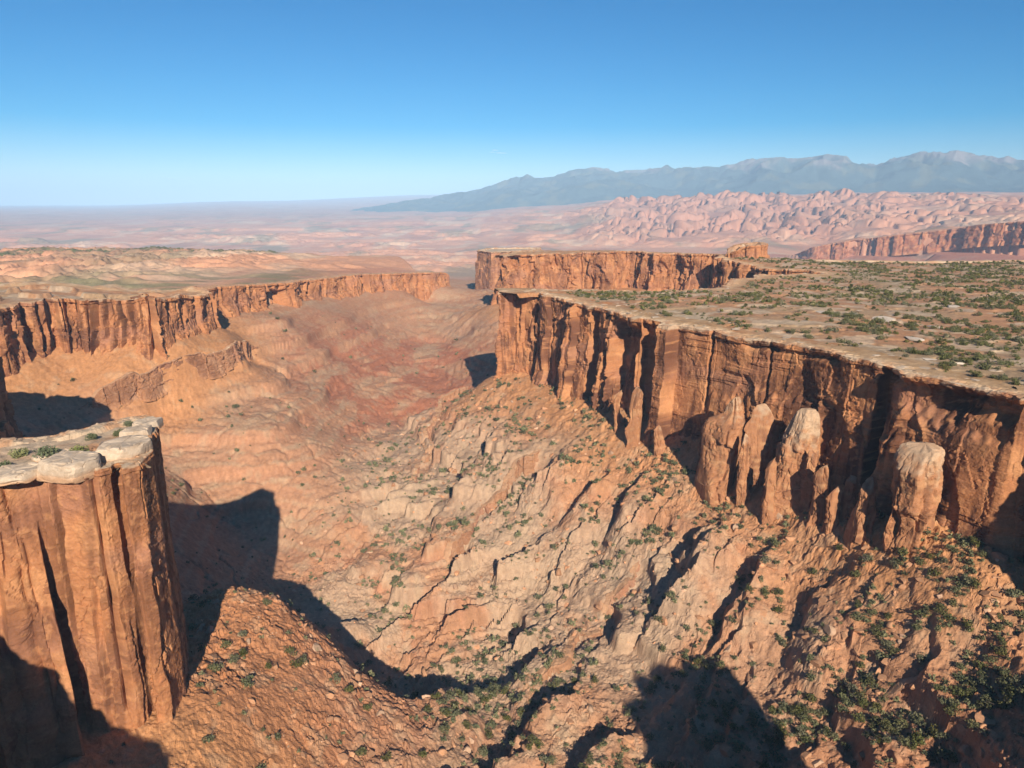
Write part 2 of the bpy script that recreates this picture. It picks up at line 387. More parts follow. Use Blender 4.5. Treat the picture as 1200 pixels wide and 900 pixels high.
    if mR.any(): z[mR] = plateau_z(x[mR], y[mR], sR[mR], 'R'); own[mR] = 1
    if mL.any(): z[mL] = plateau_z(x[mL], y[mL], sL[mL], 'L'); own[mL] = 2
    if mT.any(): z[mT] = -.8 + .5 * fbm(x[mT] / 6, y[mT] / 6, 3, 93); own[mT] = 4
    if mB.any(): z[mB] = -2; own[mB] = 3
    if mS.any(): z[mS] = -22; own[mS] = 5
    z = np.maximum(z, -330).astype(f32)
    if not full: return z
    # ---- albedo of the ground itself
    n1 = fbm(x / 60, y / 60, 4, 101); n2 = fbm(x / 11, y / 11, 3, 102); n3 = pn2(x / 2.4, y / 2.4, 103)
    c = np.empty(x.shape + (3,), f32); c[:] = (.41, .215, .125)
    c = cmix(c, (.42, .285, .19), sst(-.1, .55, n1 + .3 * n2) * .8)
    strat = bed * .5 + 2.5 * pn2(x / 130, y / 130, 104)
    b1 = pn2(strat / 3.1, x / 400, 105); b2 = pn2(strat / 1.1, x / 240, 106)
    c = cmix(c, (.37, .165, .10), sst(.1, .6, b1 + .5 * n2) * .45 * fade)
    c = cmix(c, (.46, .31, .21), sst(.15, .6, b2 + .5 * n2) * .35 * fade)
    # red valley floor
    c = cmix(c, (.43, .225, .135), basin * .6)
    c = cmix(c, (.43, .285, .185), basin * sst(.1, .45, pn2(strat / 1.7, x / 120, 107) + .35 * n2) * .6)
    red = sst(120, 50, np.hypot((x + 120) * .8, (y - 760) * .45)) * sst(-.15, .12, n1 + .8 * b1 + .3 * n2)
    c = cmix(c, (.37, .135, .075), red * .8)
    # pale bench
    bench = zone_r * sst(45, 75, dW) * sst(-.35, .25, n1 + .25 * n2 + .35) * sst(240, 300, y) * sst(260, 190, dW)
    c = cmix(c, (.41, .295, .21), bench * .75)
    # orange talus under the walls
    tal = sst(70, 18, np.minimum(dW + 8, dL) + 12 * n1) * fade
    c = cmix(c, (.49, .235, .105), tal * .9)
    c = cmix(c, (.37, .16, .085), spur * .55 + .5 * sst(240, 190, y) * sst(-40, 40, x) * (r < 600))
    c = cmix(c, (.33, .24, .16), sst(.25, .55, n2 + .2 * n3) * .35 * fade)
    # plain
    pl = np.maximum((sD > 3).astype(f32), sst(2000, 2600, r))
    cpn = np.empty_like(c); cpn[:] = (.58, .30, .185)
    pz = fbm(x / 500 + .0, y / 900, 4, 111); pzz = fbm(x / 150, y / 240, 4, 112)
    cpn = cmix(cpn, (.58, .41, .29), sst(0, .5, pz + .4 * pzz) * .8)
    cpn = cmix(cpn, (.24, .20, .13), sst(.15, .5, fbm(x / 420, y / 1100, 4, 113)) * .7)
    cpn = cmix(cpn, (.47, .22, .14), sst(.1, .5, fbm(x / 300, y / 800, 4, 114)) * .7)
    # cottonwood flats along the river at the canyon mouth
    dm = 1 - np.abs(fbm(x / 95, y / 70, 4, 117)) * 1.8
    gr0 = sst(700, 800, r) * sst(1250, 980, r) * (sD > 20) * sst(-.25, .15, pn2(x / 120, y / 40, 118)) * sst(-250, -320, x)
    cpn = cmix(cpn, (.19, .185, .10), gr0 * .8)
    gr = sst(1750, 1850, r) * sst(2500, 2300, r) * sst(700, 480, brg) * (sD > 3)
    gr = gr * sst(-.2, .2, pn2(x / 160, y / 70, 115)) * sst(-300, -500, x)
    cpn = cmix(cpn, (.13, .14, .06), gr * .9)
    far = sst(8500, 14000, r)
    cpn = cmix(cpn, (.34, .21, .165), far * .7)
    cpn = cmix(cpn, (.075, .09, .07), sst(12000, 20000, r) * sst(420, 700, brg) * .9)
    cpn = cmix(cpn, (.42, .215, .15), fins * .8)
    cpn = cmix(cpn, (.37, .15, .10), (front & (de < 900)).astype(f32) * .8)
    cpn = cmix(cpn, (.45, .33, .25), (front & (de < 900)).astype(f32) * sst(.1, .5, pn2((ez - z) / 22, se / 200, 116) + .2 * pzz) * .6)
    c = cmix(c, cpn, 0) * (1 - pl[:, None]) + cpn * pl[:, None]
    # mesa tops: sandy soil, pale slickrock
    top = (own == 1) | (own == 2) | (own == 4) | (own == 5)
    sdm = np.maximum(np.maximum(sR, sL), sT); ct = top_col(x, y, sdm, n2)
    c = np.where(top[:, None], ct, c)
    c = c * np.array([.96, .93, .86], f32)
    c = c * (1 + .16 * n3 * (1 - sst(600, 1500, r)) + .12 * n2)[:, None]
    return z, np.clip(c, .01, .9), own, dict(dW=dW, dL=dL, zone_r=zone_r, spur=spur, sR=sR, sL=sL, sT=sT, sD=sD)

# ------------------------------------------------------------------ materials
def new_mat(name):
    m = bpy.data.materials.new(name); m.use_nodes = True
    nt = m.node_tree; b = nt.nodes['Principled BSDF']; return m, nt, b
def rock_material(name, s1, s2, bump, rough=.92, vary=.35, tint=(1, 1, 1)):
    """surface colour stored on the mesh, broken up by two grains of noise and a bump"""
    m, nt, b = new_mat(name); N, L = nt.nodes, nt.links
    att = N.new('ShaderNodeAttribute'); att.attribute_name = 'Col'
    geo = N.new('ShaderNodeNewGeometry')
    n1 = N.new('ShaderNodeTexNoise'); n1.inputs['Scale'].default_value = s1; n1.inputs['Detail'].default_value = 6; n1.inputs['Roughness'].default_value = .65
    n2 = N.new('ShaderNodeTexNoise'); n2.inputs['Scale'].default_value = s2; n2.inputs['Detail'].default_value = 5; n2.inputs['Roughness'].default_value = .7
    L.new(geo.outputs['Position'], n1.inputs['Vector']); L.new(geo.outputs['Position'], n2.inputs['Vector'])
    mr = N.new('ShaderNodeMapRange'); mr.inputs['From Min'].default_value = .3; mr.inputs['From Max'].default_value = .7
    mr.inputs['To Min'].default_value = 1 - vary; mr.inputs['To Max'].default_value = 1 + vary
    ad = N.new('ShaderNodeMath'); ad.operation = 'ADD'
    L.new(n1.outputs['Fac'], ad.inputs[0]); L.new(n2.outputs['Fac'], ad.inputs[1])
    hv = N.new('ShaderNodeMath'); hv.operation = 'MULTIPLY'; hv.inputs[1].default_value = .5; L.new(ad.outputs[0], hv.inputs[0])
    L.new(hv.outputs[0], mr.inputs['Value'])
    mx = N.new('ShaderNodeVectorMath'); mx.operation = 'SCALE'; L.new(att.outputs['Color'], mx.inputs[0]); L.new(mr.outputs[0], mx.inputs['Scale'])
    L.new(mx.outputs[0], b.inputs['Base Color'])
    bp = N.new('ShaderNodeBump'); bp.inputs['Strength'].default_value = bump[0]; bp.inputs['Distance'].default_value = bump[1]
    L.new(hv.outputs[0], bp.inputs['Height']); L.new(bp.outputs[0], b.inputs['Normal'])
    b.inputs['Roughness'].default_value = rough; b.inputs['Specular IOR Level'].default_value = .15
    return m
M_GROUND = rock_material('desert_ground', .35, 1.7, (.9, .8), vary=.33)
M_CLIFF = rock_material('cliff_sandstone', .3, 1.5, (.8, .6), vary=.28)
M_BOULDER = rock_material('boulder_sandstone', .5, 2.4, (.7, .3), vary=.28)
M_LEAF = rock_material('juniper_leaves', 1.2, 5, (0, .1), vary=.35, rough=.8)
def vary_plants(m):
    nt = m.node_tree; N, L = nt.nodes, nt.links; b = N['Principled BSDF']; src = b.inputs['Base Color'].links[0].from_socket
    oi = N.new('ShaderNodeObjectInfo'); h = N.new('ShaderNodeHueSaturation'); r = N.new('ShaderNodeMapRange'); r.inputs['To Min'].default_value = .475; r.inputs['To Max'].default_value = .505
    L.new(oi.outputs['Random'], r.inputs['Value']); L.new(r.outputs[0], h.inputs['Hue'])
    w1 = N.new('ShaderNodeMath'); w1.operation = 'MULTIPLY'; w1.inputs[1].default_value = 7.31; L.new(oi.outputs['Random'], w1.inputs[0])
    w2 = N.new('ShaderNodeMath'); w2.operation = 'FRACT'; L.new(w1.outputs[0], w2.inputs[0])
    r2 = N.new('ShaderNodeMapRange'); r2.inputs['To Min'].default_value = .7; r2.inputs['To Max'].default_value = 1.2; L.new(w2.outputs[0], r2.inputs['Value']); L.new(r2.outputs[0], h.inputs['Saturation'])
    r3 = N.new('ShaderNodeMapRange'); r3.inputs['To Min'].default_value = 1.25; r3.inputs['To Max'].default_value = .8; L.new(w2.outputs[0], r3.inputs['Value']); L.new(r3.outputs[0], h.inputs['Value'])
    L.new(src, h.inputs['Color']); L.new(h.outputs[0], b.inputs['Base Color'])
vary_plants(M_LEAF)
M_BARK = rock_material('bark', 2, 9, (.6, .05), vary=.3)

# ------------------------------------------------------------------ mesh helpers
def mesh_obj(name, verts, faces, mat, col=None, smooth=True, parent=None):
    me = bpy.data.meshes.new(name)
    verts = np.asarray(verts, f32); faces = np.asarray(faces, np.int32)
    k = faces.shape[1]
    me.vertices.add(len(verts)); me.vertices.foreach_set('co', verts.ravel())
    me.loops.add(faces.size); me.loops.foreach_set('vertex_index', faces.ravel())
    me.polygons.add(len(faces)); me.polygons.foreach_set('loop_start', np.arange(0, faces.size, k, dtype=np.int32))
    me.polygons.foreach_set('use_smooth', np.full(len(faces), smooth, bool))
    if col is not None:
        a = me.attributes.new('Col', 'FLOAT_COLOR', 'POINT')
        c4 = np.ones((len(verts), 4), f32); c4[:, :3] = col; a.data.foreach_set('color', c4.ravel())
    me.materials.append(mat)
    me.update(calc_edges=True)
    o = bpy.data.objects.new(name, me); COL.objects.link(o)
    if parent: o.parent = parent
    return o
def tag(o, label=None, cat=None, group=None, kind=None):
    if label: o['label'] = label
    if cat: o['category'] = cat
    if group: o['group'] = group
    if kind: o['kind'] = kind
    return o
def empty(name, loc=(0, 0, 0)):
    o = bpy.data.objects.new(name, None); COL.objects.link(o); o.location = loc; o.empty_display_size = 2
    return o
def grid_faces(nr, nc, wrap=False):
    i = np.arange(nr - 1)[:, None]; j = np.arange(nc if wrap else nc - 1)[None]
    j2 = (j + 1) % nc
    a = i * nc + j; b = i * nc + j2; c = (i + 1) * nc + j2; d = (i + 1) * nc + j
    return np.stack([a, b, c, d], -1).reshape(-1, 4)

# ------------------------------------------------------------------ the ground sheet, split by what it belongs to
LOW = scene.get('low', 0)
th = [-180]
fine = .075
th = np.concatenate([np.arange(-180, -60, 4.), np.arange(-60, -41, .5), np.arange(-41, 41, fine), np.arange(41, 60, .5), np.arange(60, 180.1, 4.)])
rr = [12.]
while rr[-1] < 43000:
    r_ = rr[-1]
    d = max(.62, r_ * r_ / (832 * .85 * 230) * .8) if r_ > 150 else max(.9, (150 - r_) * .05)
    cap = (.0036 if 4600 < r_ < 8800 else .0048) * r_ if r_ < 9000 else .007 * r_
    rr.append(r_ + min(d, cap) if r_ > 150 else r_ + d)
rr = np.array(rr)
TH, RR = np.meshgrid(np.radians(th), rr)
X = (RR * np.sin(TH)).astype(f32); Y = (RR * np.cos(TH)).astype(f32)
print('grid', X.shape, X.size, time.time() - T0)
Z, C, OWN, INF = ground(X, Y)
print('ground', float(Z.min()), time.time() - T0)
V3 = np.stack([X.ravel(), Y.ravel(), Z], -1)
nr, nc = X.shape
FA = grid_faces(nr, nc)
fo = OWN[FA]; fown = np.where((fo == fo[:, :1]).all(1), fo[:, 0], 0)
def sub(sel):
    f = FA[sel]; u, inv = np.unique(f, return_inverse=True)
    return V3[u], inv.reshape(f.shape), C[u]
v, f, c = sub(fown == 0)
go = mesh_obj('ground', v, f, M_GROUND, c, smooth=False); _fr = np.hypot(*v[f[:, 0], :2].T); go.data.polygons.foreach_set('use_smooth', _fr > 430); tag(go, kind='structure')
mesaR = tag(empty('mesa', (300, 500, -70)), 'broad scrub covered mesa with long red brown cliff on the right', 'mesa', kind='structure')
mesaL = tag(empty('mesa', (-420, 400, -70)), 'red cliffed mesa with dark vertical cracks on the left beyond the tower', 'mesa', kind='structure')
tower = tag(empty('rock_tower', (-130, 200, -80)), 'massive orange sandstone tower with pale round cap slabs in left foreground', 'rock tower')
butte = tag(empty('butte', (122, 12, -100)), 'rock fin standing behind the viewpoint', 'butte', kind='structure')
butteS = tag(empty('butte', (-20, 1480, -120)), 'small dark shaded cliff at the canyon mouth left of the middle mesa', 'butte', kind='structure')
def at_parent(o, p):
    o.parent = p; o.matrix_parent_inverse = p.matrix_world.inverted() if False else o.matrix_parent_inverse
    me = o.data; off = np.array(p.location, f32)
    co = np.empty(len(me.vertices) * 3, f32); me.vertices.foreach_get('co', co)
    me.vertices.foreach_set('co', (co.reshape(-1, 3) - off).ravel()); me.update()
    return o
for k, p, nm in ((1, mesaR, 'plateau_top'), (2, mesaL, 'plateau_top'), (3, butte, 'plateau_top'), (4, tower, 'tower_top'), (5, butteS, 'plateau_top')):
    v, f, c = sub(fown == k)
    if len(f): at_parent(mesh_obj(nm, v, f, M_GROUND, c), p)
print('sheets', time.time() - T0)

# ------------------------------------------------------------------ cliffs
def resample(P, closed, ds):
    P = np.array(P, float)
    if closed: P = np.concatenate([P, P[:1]])
    L = np.concatenate([[0], np.cumsum(np.linalg.norm(np.diff(P, axis=0), axis=1))])
    n = max(8, int(L[-1] / ds)); s = np.linspace(0, L[-1], n, endpoint=not closed)
    return s, np.stack([np.interp(s, L, P[:, k]) for k in range(P.shape[1])], -1), L
def smooth_loop(a, n, closed):
    if n < 1: return a
    k = np.ones(2 * n + 1) / (2 * n + 1)
    pad = np.concatenate([a[-n:], a, a[:n]]) if closed else np.concatenate([np.repeat(a[:1], n, 0), a, np.repeat(a[-1:], n, 0)])
    return np.stack([np.convolve(pad[:, j], k, 'valid') for j in range(a.shape[1])], -1)

def cells(s, size, seed, jit=.7):
    """1-D jittered cells: id, distance to the nearest cell wall (in m)"""
    n = int(s.max() / size) + 4
    e = (np.arange(-1, n) + jit * (np.random.default_rng(seed).random(n + 1) - .5)) * size
    i = np.clip(np.searchsorted(e, s) - 1, 0, n - 1)
    return i, np.minimum(s - e[i], e[i + 1] - s), e

PAL = dict(base=(.42, .195, .095), dark=(.165, .075, .045), fresh=(.52, .27, .135), pale=(.52, .415, .31), mauve=(.33, .17, .12))
def cliff(name, rim, ccw, ds, dz, seed, parent, mat=None, closed=False, base_off=6, ztop=None, zbase=None, colw=10, amp=2.2, crack=2.6, feats=(), taper=4., capw=14., over=1.3,
          which=None, bulge=(), arches=(), jm=None, zbelow=None, push=0., plz=1., varn=.75, smo=4., ledge=.35, cap_h=3.2, pal=PAL, drop=8, capcol=1., jit=0):
    s, P, L = resample(rim, closed, ds); mat = mat or M_CLIFF
    P2 = P[:, :2]
    P2 = smooth_loop(P2, max(1, int(.6 / ds)), closed)
    n = len(s); P2_0 = P2
    T = np.gradient(P2, axis=0) if not closed else (np.roll(P2, -1, 0) - np.roll(P2, 1, 0))
    T = smooth_loop(T, max(1, int(smo / ds)), closed); T /= np.linalg.norm(T, axis=1)[:, None] + 1e-9
    Nn = np.stack([T[:, 1], -T[:, 0]], -1) * (1 if ccw else -1)          # outward
    zt = P[:, 2] if P.shape[1] > 2 else (ztop(P2) if ztop is not None else (smooth_loop(plateau_z(P2[:, 0].astype(f32), P2[:, 1].astype(f32), np.full(n, 40, f32), which)[:, None], max(1, int(8 / ds)), closed)[:, 0] if which else np.zeros(n)))
    zb = zbase(P2, Nn) if zbase is not None else np.minimum(ground(P2[:, 0] + Nn[:, 0] * base_off, P2[:, 1] + Nn[:, 1] * base_off, False), zt - 4) 
    if zbelow:
        wi = np.minimum(1, np.minimum(s, s[-1] - s) / 20)
        zt = np.maximum(ground(P2[:, 0] - Nn[:, 0] * 3.5, P2[:, 1] - Nn[:, 1] * 3.5, False), zb + .5) - (1 - wi) * 1.5
        zt = smooth_loop(zt[:, None], max(1, int(2.5 / ds)), closed)[:, 0]
    zb = smooth_loop(zb[:, None], max(1, int(5 / ds)), closed)[:, 0] - drop
    zt = zt + .7 * pn2(s / 14, s * 0, seed + 9) + .35 * pn2(s / 4, s * 0, seed + 8)
    H = zt - zb; nv = max(6, int(np.max(H) / dz))
    vv = np.linspace(0, 1, nv)
    S = np.broadcast_to(s[None], (nv, n)); Vv = np.broadcast_to(vv[:, None], (nv, n)); Zc = zb[None] + H[None] * Vv
    hz = zt[None] - Zc                                                      # depth below the rim
    pa0 = min(amp, 1.6)
    sw = S + .9 * pn2(S / 22, Zc / 30, seed) + .35 * pn2(S / 5, Zc / 9, seed + 1)
    rr_ = np.random.default_rng(seed + 5)
    big, bd, be = cells(s, colw * 2.7, seed + 2)
    ib = np.clip(np.searchsorted(be, sw) - 1, 0, len(be) - 2); db = np.minimum(sw - be[ib], be[ib + 1] - sw)
    i1, d1, e1 = cells(s, colw, seed + 3, 1.2); i1 = np.clip(np.searchsorted(e1, sw) - 1, 0, len(e1) - 2); d1 = np.minimum(np.abs(sw - e1[i1]), np.abs(e1[i1 + 1] - sw))
    o1 = rr_.normal(size=len(e1) + 2); ob = rr_.normal(size=len(be) + 2); cr = rr_.random(len(e1) + 2); top1 = rr_.random(len(e1) + 2)
    # big buttresses with rounded fronts
    wb = be[ib + 1] - be[ib]; rb_ = np.sqrt(np.clip(1 - (2 * (sw - be[ib]) / wb - 1) ** 2, 0, 1))
    off = amp * (.7 * ob[ib] * (1 - .5 * Vv * rr_.random(len(be) + 2)[ib]) + 1.3 * rr_.normal(size=len(be) + 2)[ib] * ((sw - be[ib]) / wb - .5) + .25 * (rb_ - .6) + .45 * o1[i1])
    brk = (Vv > .3 + .65 * top1[i1] + .04 * pn2(S / 3, Zc * 0, seed + 28)) * (cr[i1] > .3)
    if jit:
        off = off + jit * (1.5 * pn2(S / 21, Zc / 34, seed + 61) + .8 * pn2(S / 8, Zc / 15, seed + 62) + 1.2 * (plates(sw / 13 + .3 * pn2(S / 6, Zc / 6, seed + 63), Zc / 24 + .3 * pn2(S / 6, Zc / 6, seed + 64), seed + 3) - .5))
    off = off - brk * amp * (.35 + .7 * cr[i1])
    J = jm(P2)[None] if jm else 1.0
    off = off * J
    off = off - J * crack * np.exp(-(d1 / .55) ** 2) * (cr[i1] > .45) * sst(-.1, .2, pn2(S / 9, Zc / 20, seed + 6) + .05)
    off = off - 1.5 * J * crack * np.exp(-(db / .9) ** 2) * (rr_.random(len(be) + 2)[ib] > .35) * sst(-.35, 0, pn2(S / 12, Zc / 24, seed + 7) + .1)
    # upper tier stepping back from a mid-height break on some stretches
    hb = .45 + .2 * pn2(S / 45, S * 0, seed + 55)
    off = off - pa0 * 1.1 * sst(.0, .35, pn2(S / 50, S * 0, seed + 56)) * sst(hb - .02, hb + .02, Vv + .02 * pn2(S / 3, Zc / 3, seed + 57))
    wj = .22 * pn2(S / 5, Zc / 5, seed + 51) + .1 * pn2(S / 1.7, Zc / 1.7, seed + 52)
    pl1 = plates(sw / (colw * .9) + wj, Zc / (colw * 2.0 * plz) + wj, seed); pl2 = plates(sw / (colw * .33) + wj * 1.5, Zc / (colw * .62 * plz) - wj, seed + 1)
    pm = sst(-.15, .25, pn2(S / 24, Zc / 26, seed + 15))
    pa = min(amp, 1.3)
    off = off + pa * 1.25 * (pl1 - .5) + pa * .85 * (pl2 - .5) * pm
    off = off + amp * .5 * fbm(S / 30, Zc / 30, 2, seed + 16)
    off = off + ledge * terrace(2.2 * pn2(S / 60 + Zc / 90, Zc / 4.5 + S / 120, seed + 17), .8, 1, .25) * sst(-.1, .45, pn2(S / 28, Zc / 12, seed + 27))
    rg = fbm(S / 3.2, Zc / 2.4 + S / 9, 4, seed + 18)
    off = off + .22 * rg + .18 * np.abs(pn2(S / 1.5, Zc / 1.1, seed + 19))
    off = off + taper * (1 - Vv) ** 2 + push
    # broken foot
    off = off + 1.6 * sst(.22, 0, Vv) * (.5 + np.abs(pn2(S / 5, Zc / 5, seed + 20)) * 1.6)
    for fx, fy, hw, v0, v1, dep in arches:                                  # shallow alcoves under a curved lip
        k = np.argmin((P2[:, 0] - fx) ** 2 + (P2[:, 1] - fy) ** 2); q = np.clip(1 - ((S - s[k] + 1.0 * pn2(S / 6, Zc / 6, seed + 73)) / hw) ** 2, 0, 1)
        off = off - dep * sst(-.03, .03, v0 + (v1 - v0) * q ** .5 - Vv) * (q > 0) * np.minimum(1, q * 4) * sst(v0 - .5, v0 + .1, Vv)
    for fx, fy, hw, dep, v1 in bulge:
        k = np.argmin((P2[:, 0] - fx) ** 2 + (P2[:, 1] - fy) ** 2); sc = s[k]
        off = off + dep * sst(1.12, .9, np.abs(S + 1.5 * pn2(S / 9, Zc / 14, seed + 71) - sc) / hw) * np.clip((v1 - Vv) / .55, 0, 1) ** .75 * (1 + .12 * pn2(S / 6, Zc / 8, seed + 72))
    for fx, fy, hw, dep, v0, v1, sh in feats:                              # named buttresses and alcoves
        k = np.argmin((P2[:, 0] - fx) ** 2 + (P2[:, 1] - fy) ** 2); sc = s[k]
        prof = sst(1 + sh, 1 - sh, np.abs(S + 1.2 * pn2(S / 7, Zc / 14, seed + 21) - sc) / hw)
        vp = sst(v0 - .04, v0 + .04, Vv + .03 * pn2(S / 4, Zc * 0, seed + 22)) * sst(v1 + .03, v1 - .03, Vv + .05 * pn2(S / 4, Zc * 0, seed + 23)) if (v0 > 0 or v1 < 1) else 1
        off = off + dep * prof * vp
    # hard cap ledge with an undercut
    und = np.exp(-((hz - cap_h - 1.2 * pn2(S / 12, S * 0, seed + 24)) / 1.8) ** 2)
    off = off - over * und * 1.3 * sst(-.05, .4, pn2(S / 19, S * 0, seed + 25))
    off = np.where(hz < cap_h * .8, off * .75 + over * .25 + .8 * terrace(hz / 1.1 + pn2(S / 8, Zc / 3, seed + 26), 1, 1, .2) * .35, off)
    # colour
    c = np.empty((nv, n, 3), f32); c[:] = pal['base']
    c = cmix(c, pal['fresh'], sst(.0, .5, pn2(S / 10, Zc / 13, seed + 31) + .22 * pn2(S / 30, Zc / 2.6, seed + 32)) * .8)
    c = cmix(c, pal['mauve'], sst(.05, .5, pn2(S / 40, Zc / 16, seed + 38)) * .6)
    streak = pn2(sw / 1.5, Zc / 34, seed + 33) * .5 + pn2(sw / 4.5, Zc / 60, seed + 34)
    pat = pn2(S / 18, Zc / 18, seed + 35) + .16 * o1[i1] + .5 * (pl1 - .5) + .45 * (pl2 - .5) * pm
    c = cmix(c, pal['dark'], sst(-.05, .6, streak * .7 + pat * .8 + .10) * varn)
    c = cmix(c, pal['fresh'], sst(.25, .6, rg) * .5)
    c = cmix(c, pal['pale'], sst(cap_h * .8, cap_h * .2, hz + 3.5 * fbm(S / 11, Zc / 4, 3, seed + 39) + 1.5) * .75 * capcol)
    c = cmix(c, (.47, .25, .13), sst(.14, 0, Vv) * .6)
    Px = P2[None, :, 0] + Nn[None, :, 0] * off; Py = P2[None, :, 1] + Nn[None, :, 1] * off
    grid = [np.stack([Px, Py, Zc], -1)]; cols = [c]
    # the cap runs back over the mesa and dives under the soil
    ins = np.concatenate([np.linspace(.5, capw - 2, max(6, int(capw / max(.9, ds)))), [capw, capw + 1.5]])
    for q in ins:
        o_ = off[-1] * (1 - q / (capw + 2)) - q
        x_ = P2[:, 0] + Nn[:, 0] * o_; y_ = P2[:, 1] + Nn[:, 1] * o_
        zz = zt + .1 + .55 * (terrace(1.4 * fbm(x_ / 6.5, y_ / 6.5, 3, seed + 41), .7, 1, .2)) + .12 * pn2(x_ / 1.6, y_ / 1.6, seed + 42)
        n2_ = fbm(x_ / 11, y_ / 11, 3, 102)
        cc = np.empty((n, 3), f32); cc[:] = pal['pale']
        cc = cmix(cc, (.43, .25, .15), sst(-.2, .3, fbm(x_ / 9, y_ / 9, 4, seed + 43) + .8 * (1 - capcol)) * .85)
        if which:
            pz_ = plateau_z(x_.astype(f32), y_.astype(f32), np.full(n, q, f32), which) + .12
            zz = mix(zz, pz_, sst(3, capw * .7, q))
            cc = mix(cc, top_col(x_, y_, np.full(n, q, f32), n2_) * np.array([1, .92, .8]) * (1 + .16 * pn2(x_ / 2.4, y_ / 2.4, 103))[:, None], sst(1, capw * .5, q + 3 * n2_)[:, None])
        zz = zz - sst(capw - 1.8, capw + 1.5, q) * 3
        grid.append(np.stack([x_, y_, zz], -1)[None])
        cols.append(cc[None])
    G = np.concatenate(grid); CC = np.concatenate(cols)
    G = G.reshape(-1, 3); CC = np.clip(CC.reshape(-1, 3) * np.array([.90, .82, .72], f32) * (1 + .10 * pn2(G[:, 0] / 1.3 + G[:, 1] / 1.7, G[:, 2] / 1.3, seed + 44))[:, None], .01, .9)
    F = grid_faces(nv + len(ins), n, closed)
    if not ccw: F = F[:, ::-1]
    return at_parent(mesh_obj(name, G, F, mat, CC, smooth=False), parent)

a0 = A_RIM
def fpt(px, py, z=0): return at(px, py, z)[:2]
A_FE = [fpt(789, 378) + (5.0, 11, 0, 1, .15),              # the tall square pillar
        fpt(735, 369) + (14, -10, 0, .93, .2),             # shaded alcove left of it
        fpt(762, 374) + (5, -6, 0, .97, .2), fpt(748, 372) + (2.5, 4, 0, .7, .2),
        fpt(677, 354) + (4, 6.5, 0, .97, .15), fpt(664, 351) + (2.2, -9, 0, 1, .3), fpt(694, 359) + (5, -9, 0, .95, .15),
        fpt(646, 346) + (7, 5, 0, 1, .12), fpt(652, 348) + (1.5, -4, 0, .8, .3), fpt(629, 343) + (2.0, -9, 0, 1, .3), fpt(612, 340) + (5, 4, 0, .92, .12), fpt(600, 340) + (1.6, -6, .2, 1, .3), fpt(592, 341) + (3, 2, 0, .6, .2),
        fpt(708, 363) + (3, 7, 0, .62, .15), fpt(716, 365) + (1.6, 5, 0, .78, .2), fpt(722, 366) + (2.4, 7, 0, .45, .15),
        fpt(1043, 429) + (3.4, -7, .2, 1, .3), fpt(1036, 429) + (2, -5, 0, .6, .3), fpt(1095, 444) + (14, -4, .78, .93, .3), fpt(1150, 457) + (15, -4.5, .84, .955, .2),
        fpt(930, 403) + (24, 1.8, 0, .62, .08), fpt(1120, 450) + (26, 2.0, 0, .72, .08), fpt(860, 391) + (12, 1.6, 0, .5, .1), fpt(1075, 441) + (14, 2.2, 0, .55, .1), fpt(835, 386) + (1.2, -3, .4, 1, .4), fpt(905, 399) + (1.0, -2.6, .5, 1, .4)]
cliff('cliff_wall', R_POLY[2:iA + 24], False, .45, .45, 200, mesaR, colw=21, amp=.9, crack=1.0, feats=A_FE, taper=5, varn=1.0, over=2.2, jit=1.5, ledge=.7, which='R', capw=24, jm=lambda P: .3 + .9 * sst(415, 450, P[:, 1]) + .5 * sst(255, 235, P[:, 1]), arches=[fpt(990, 417) + (15, .1, .62, 2.2), fpt(880, 395) + (11, .2, .72, 1.6), fpt(1075, 441) + (9, .3, .75, 1.8), fpt(1130, 453) + (10, .1, .5, 1.8), fpt(715, 364) + (6, .1, .6, 3), fpt(950, 407) + (12, .45, .86, 1.4)])
cliff('cliff_wall', R_POLY[iA + 23:iA + 54], False, .9, .9, 300, mesaR, colw=13, amp=3.0, crack=3.4, taper=7, varn=.6, capcol=.5, jit=4.5, which='R', capw=24, arches=[(120, 1006, 14, .1, .7, 6), (30, 972, 10, .1, .7, 5), (205, 988, 12, .1, .8, 5)])
cliff('cliff_wall', R_POLY[iA + 53:] + R_POLY[:3], False, 8, 6, 320, mesaR, colw=30, amp=3, crack=2)
cliff('cliff_wall', L_POLY[11:nL + 11], True, .8, .7, 400, mesaL, colw=9, amp=2.6, crack=4.6, taper=5, varn=.85, capcol=.6, jit=1.6, which='L', capw=19, over=.7, feats=[fpt(px, 350) + (w_, -d_, v0, 1, .35) for px, w_, d_, v0 in ((8, 2, 6, 0), (30, 1.6, 6, .3), (47, 1.5, 7, .2), (58, 3.2, 9, 0), (76, 1.5, 6, .1), (104, 2.6, 9, .1), (116, 1.3, 5, .4), (133, 1.4, 6, .2), (147, 2.2, 8, .2), (171, 1.4, 7, .1), (178, 2.4, 9, 0), (190, 1.4, 6, .2), (194, 1.5, 7, 0), (204, 1.2, 5, .3), (214, 1.3, 6, .1), (240, 1.2, 5, .2))], arches=[C_RIM[2] + (9, .05, .8, 4), C_RIM[4] + (8, .05, .75, 4), C_RIM[1] + (7, .05, .8, 4.5)])
cliff('cliff_wall', L_POLY[nL + 9:] + L_POLY[:1], True, 4, 4, 420, mesaL, colw=30, amp=2, crack=2, which='L', capw=22, over=.3)
cliff('cliff_wall', L_POLY[:12], True, 1.5, 1.5, 440, mesaL, colw=12, amp=1.5, crack=2)
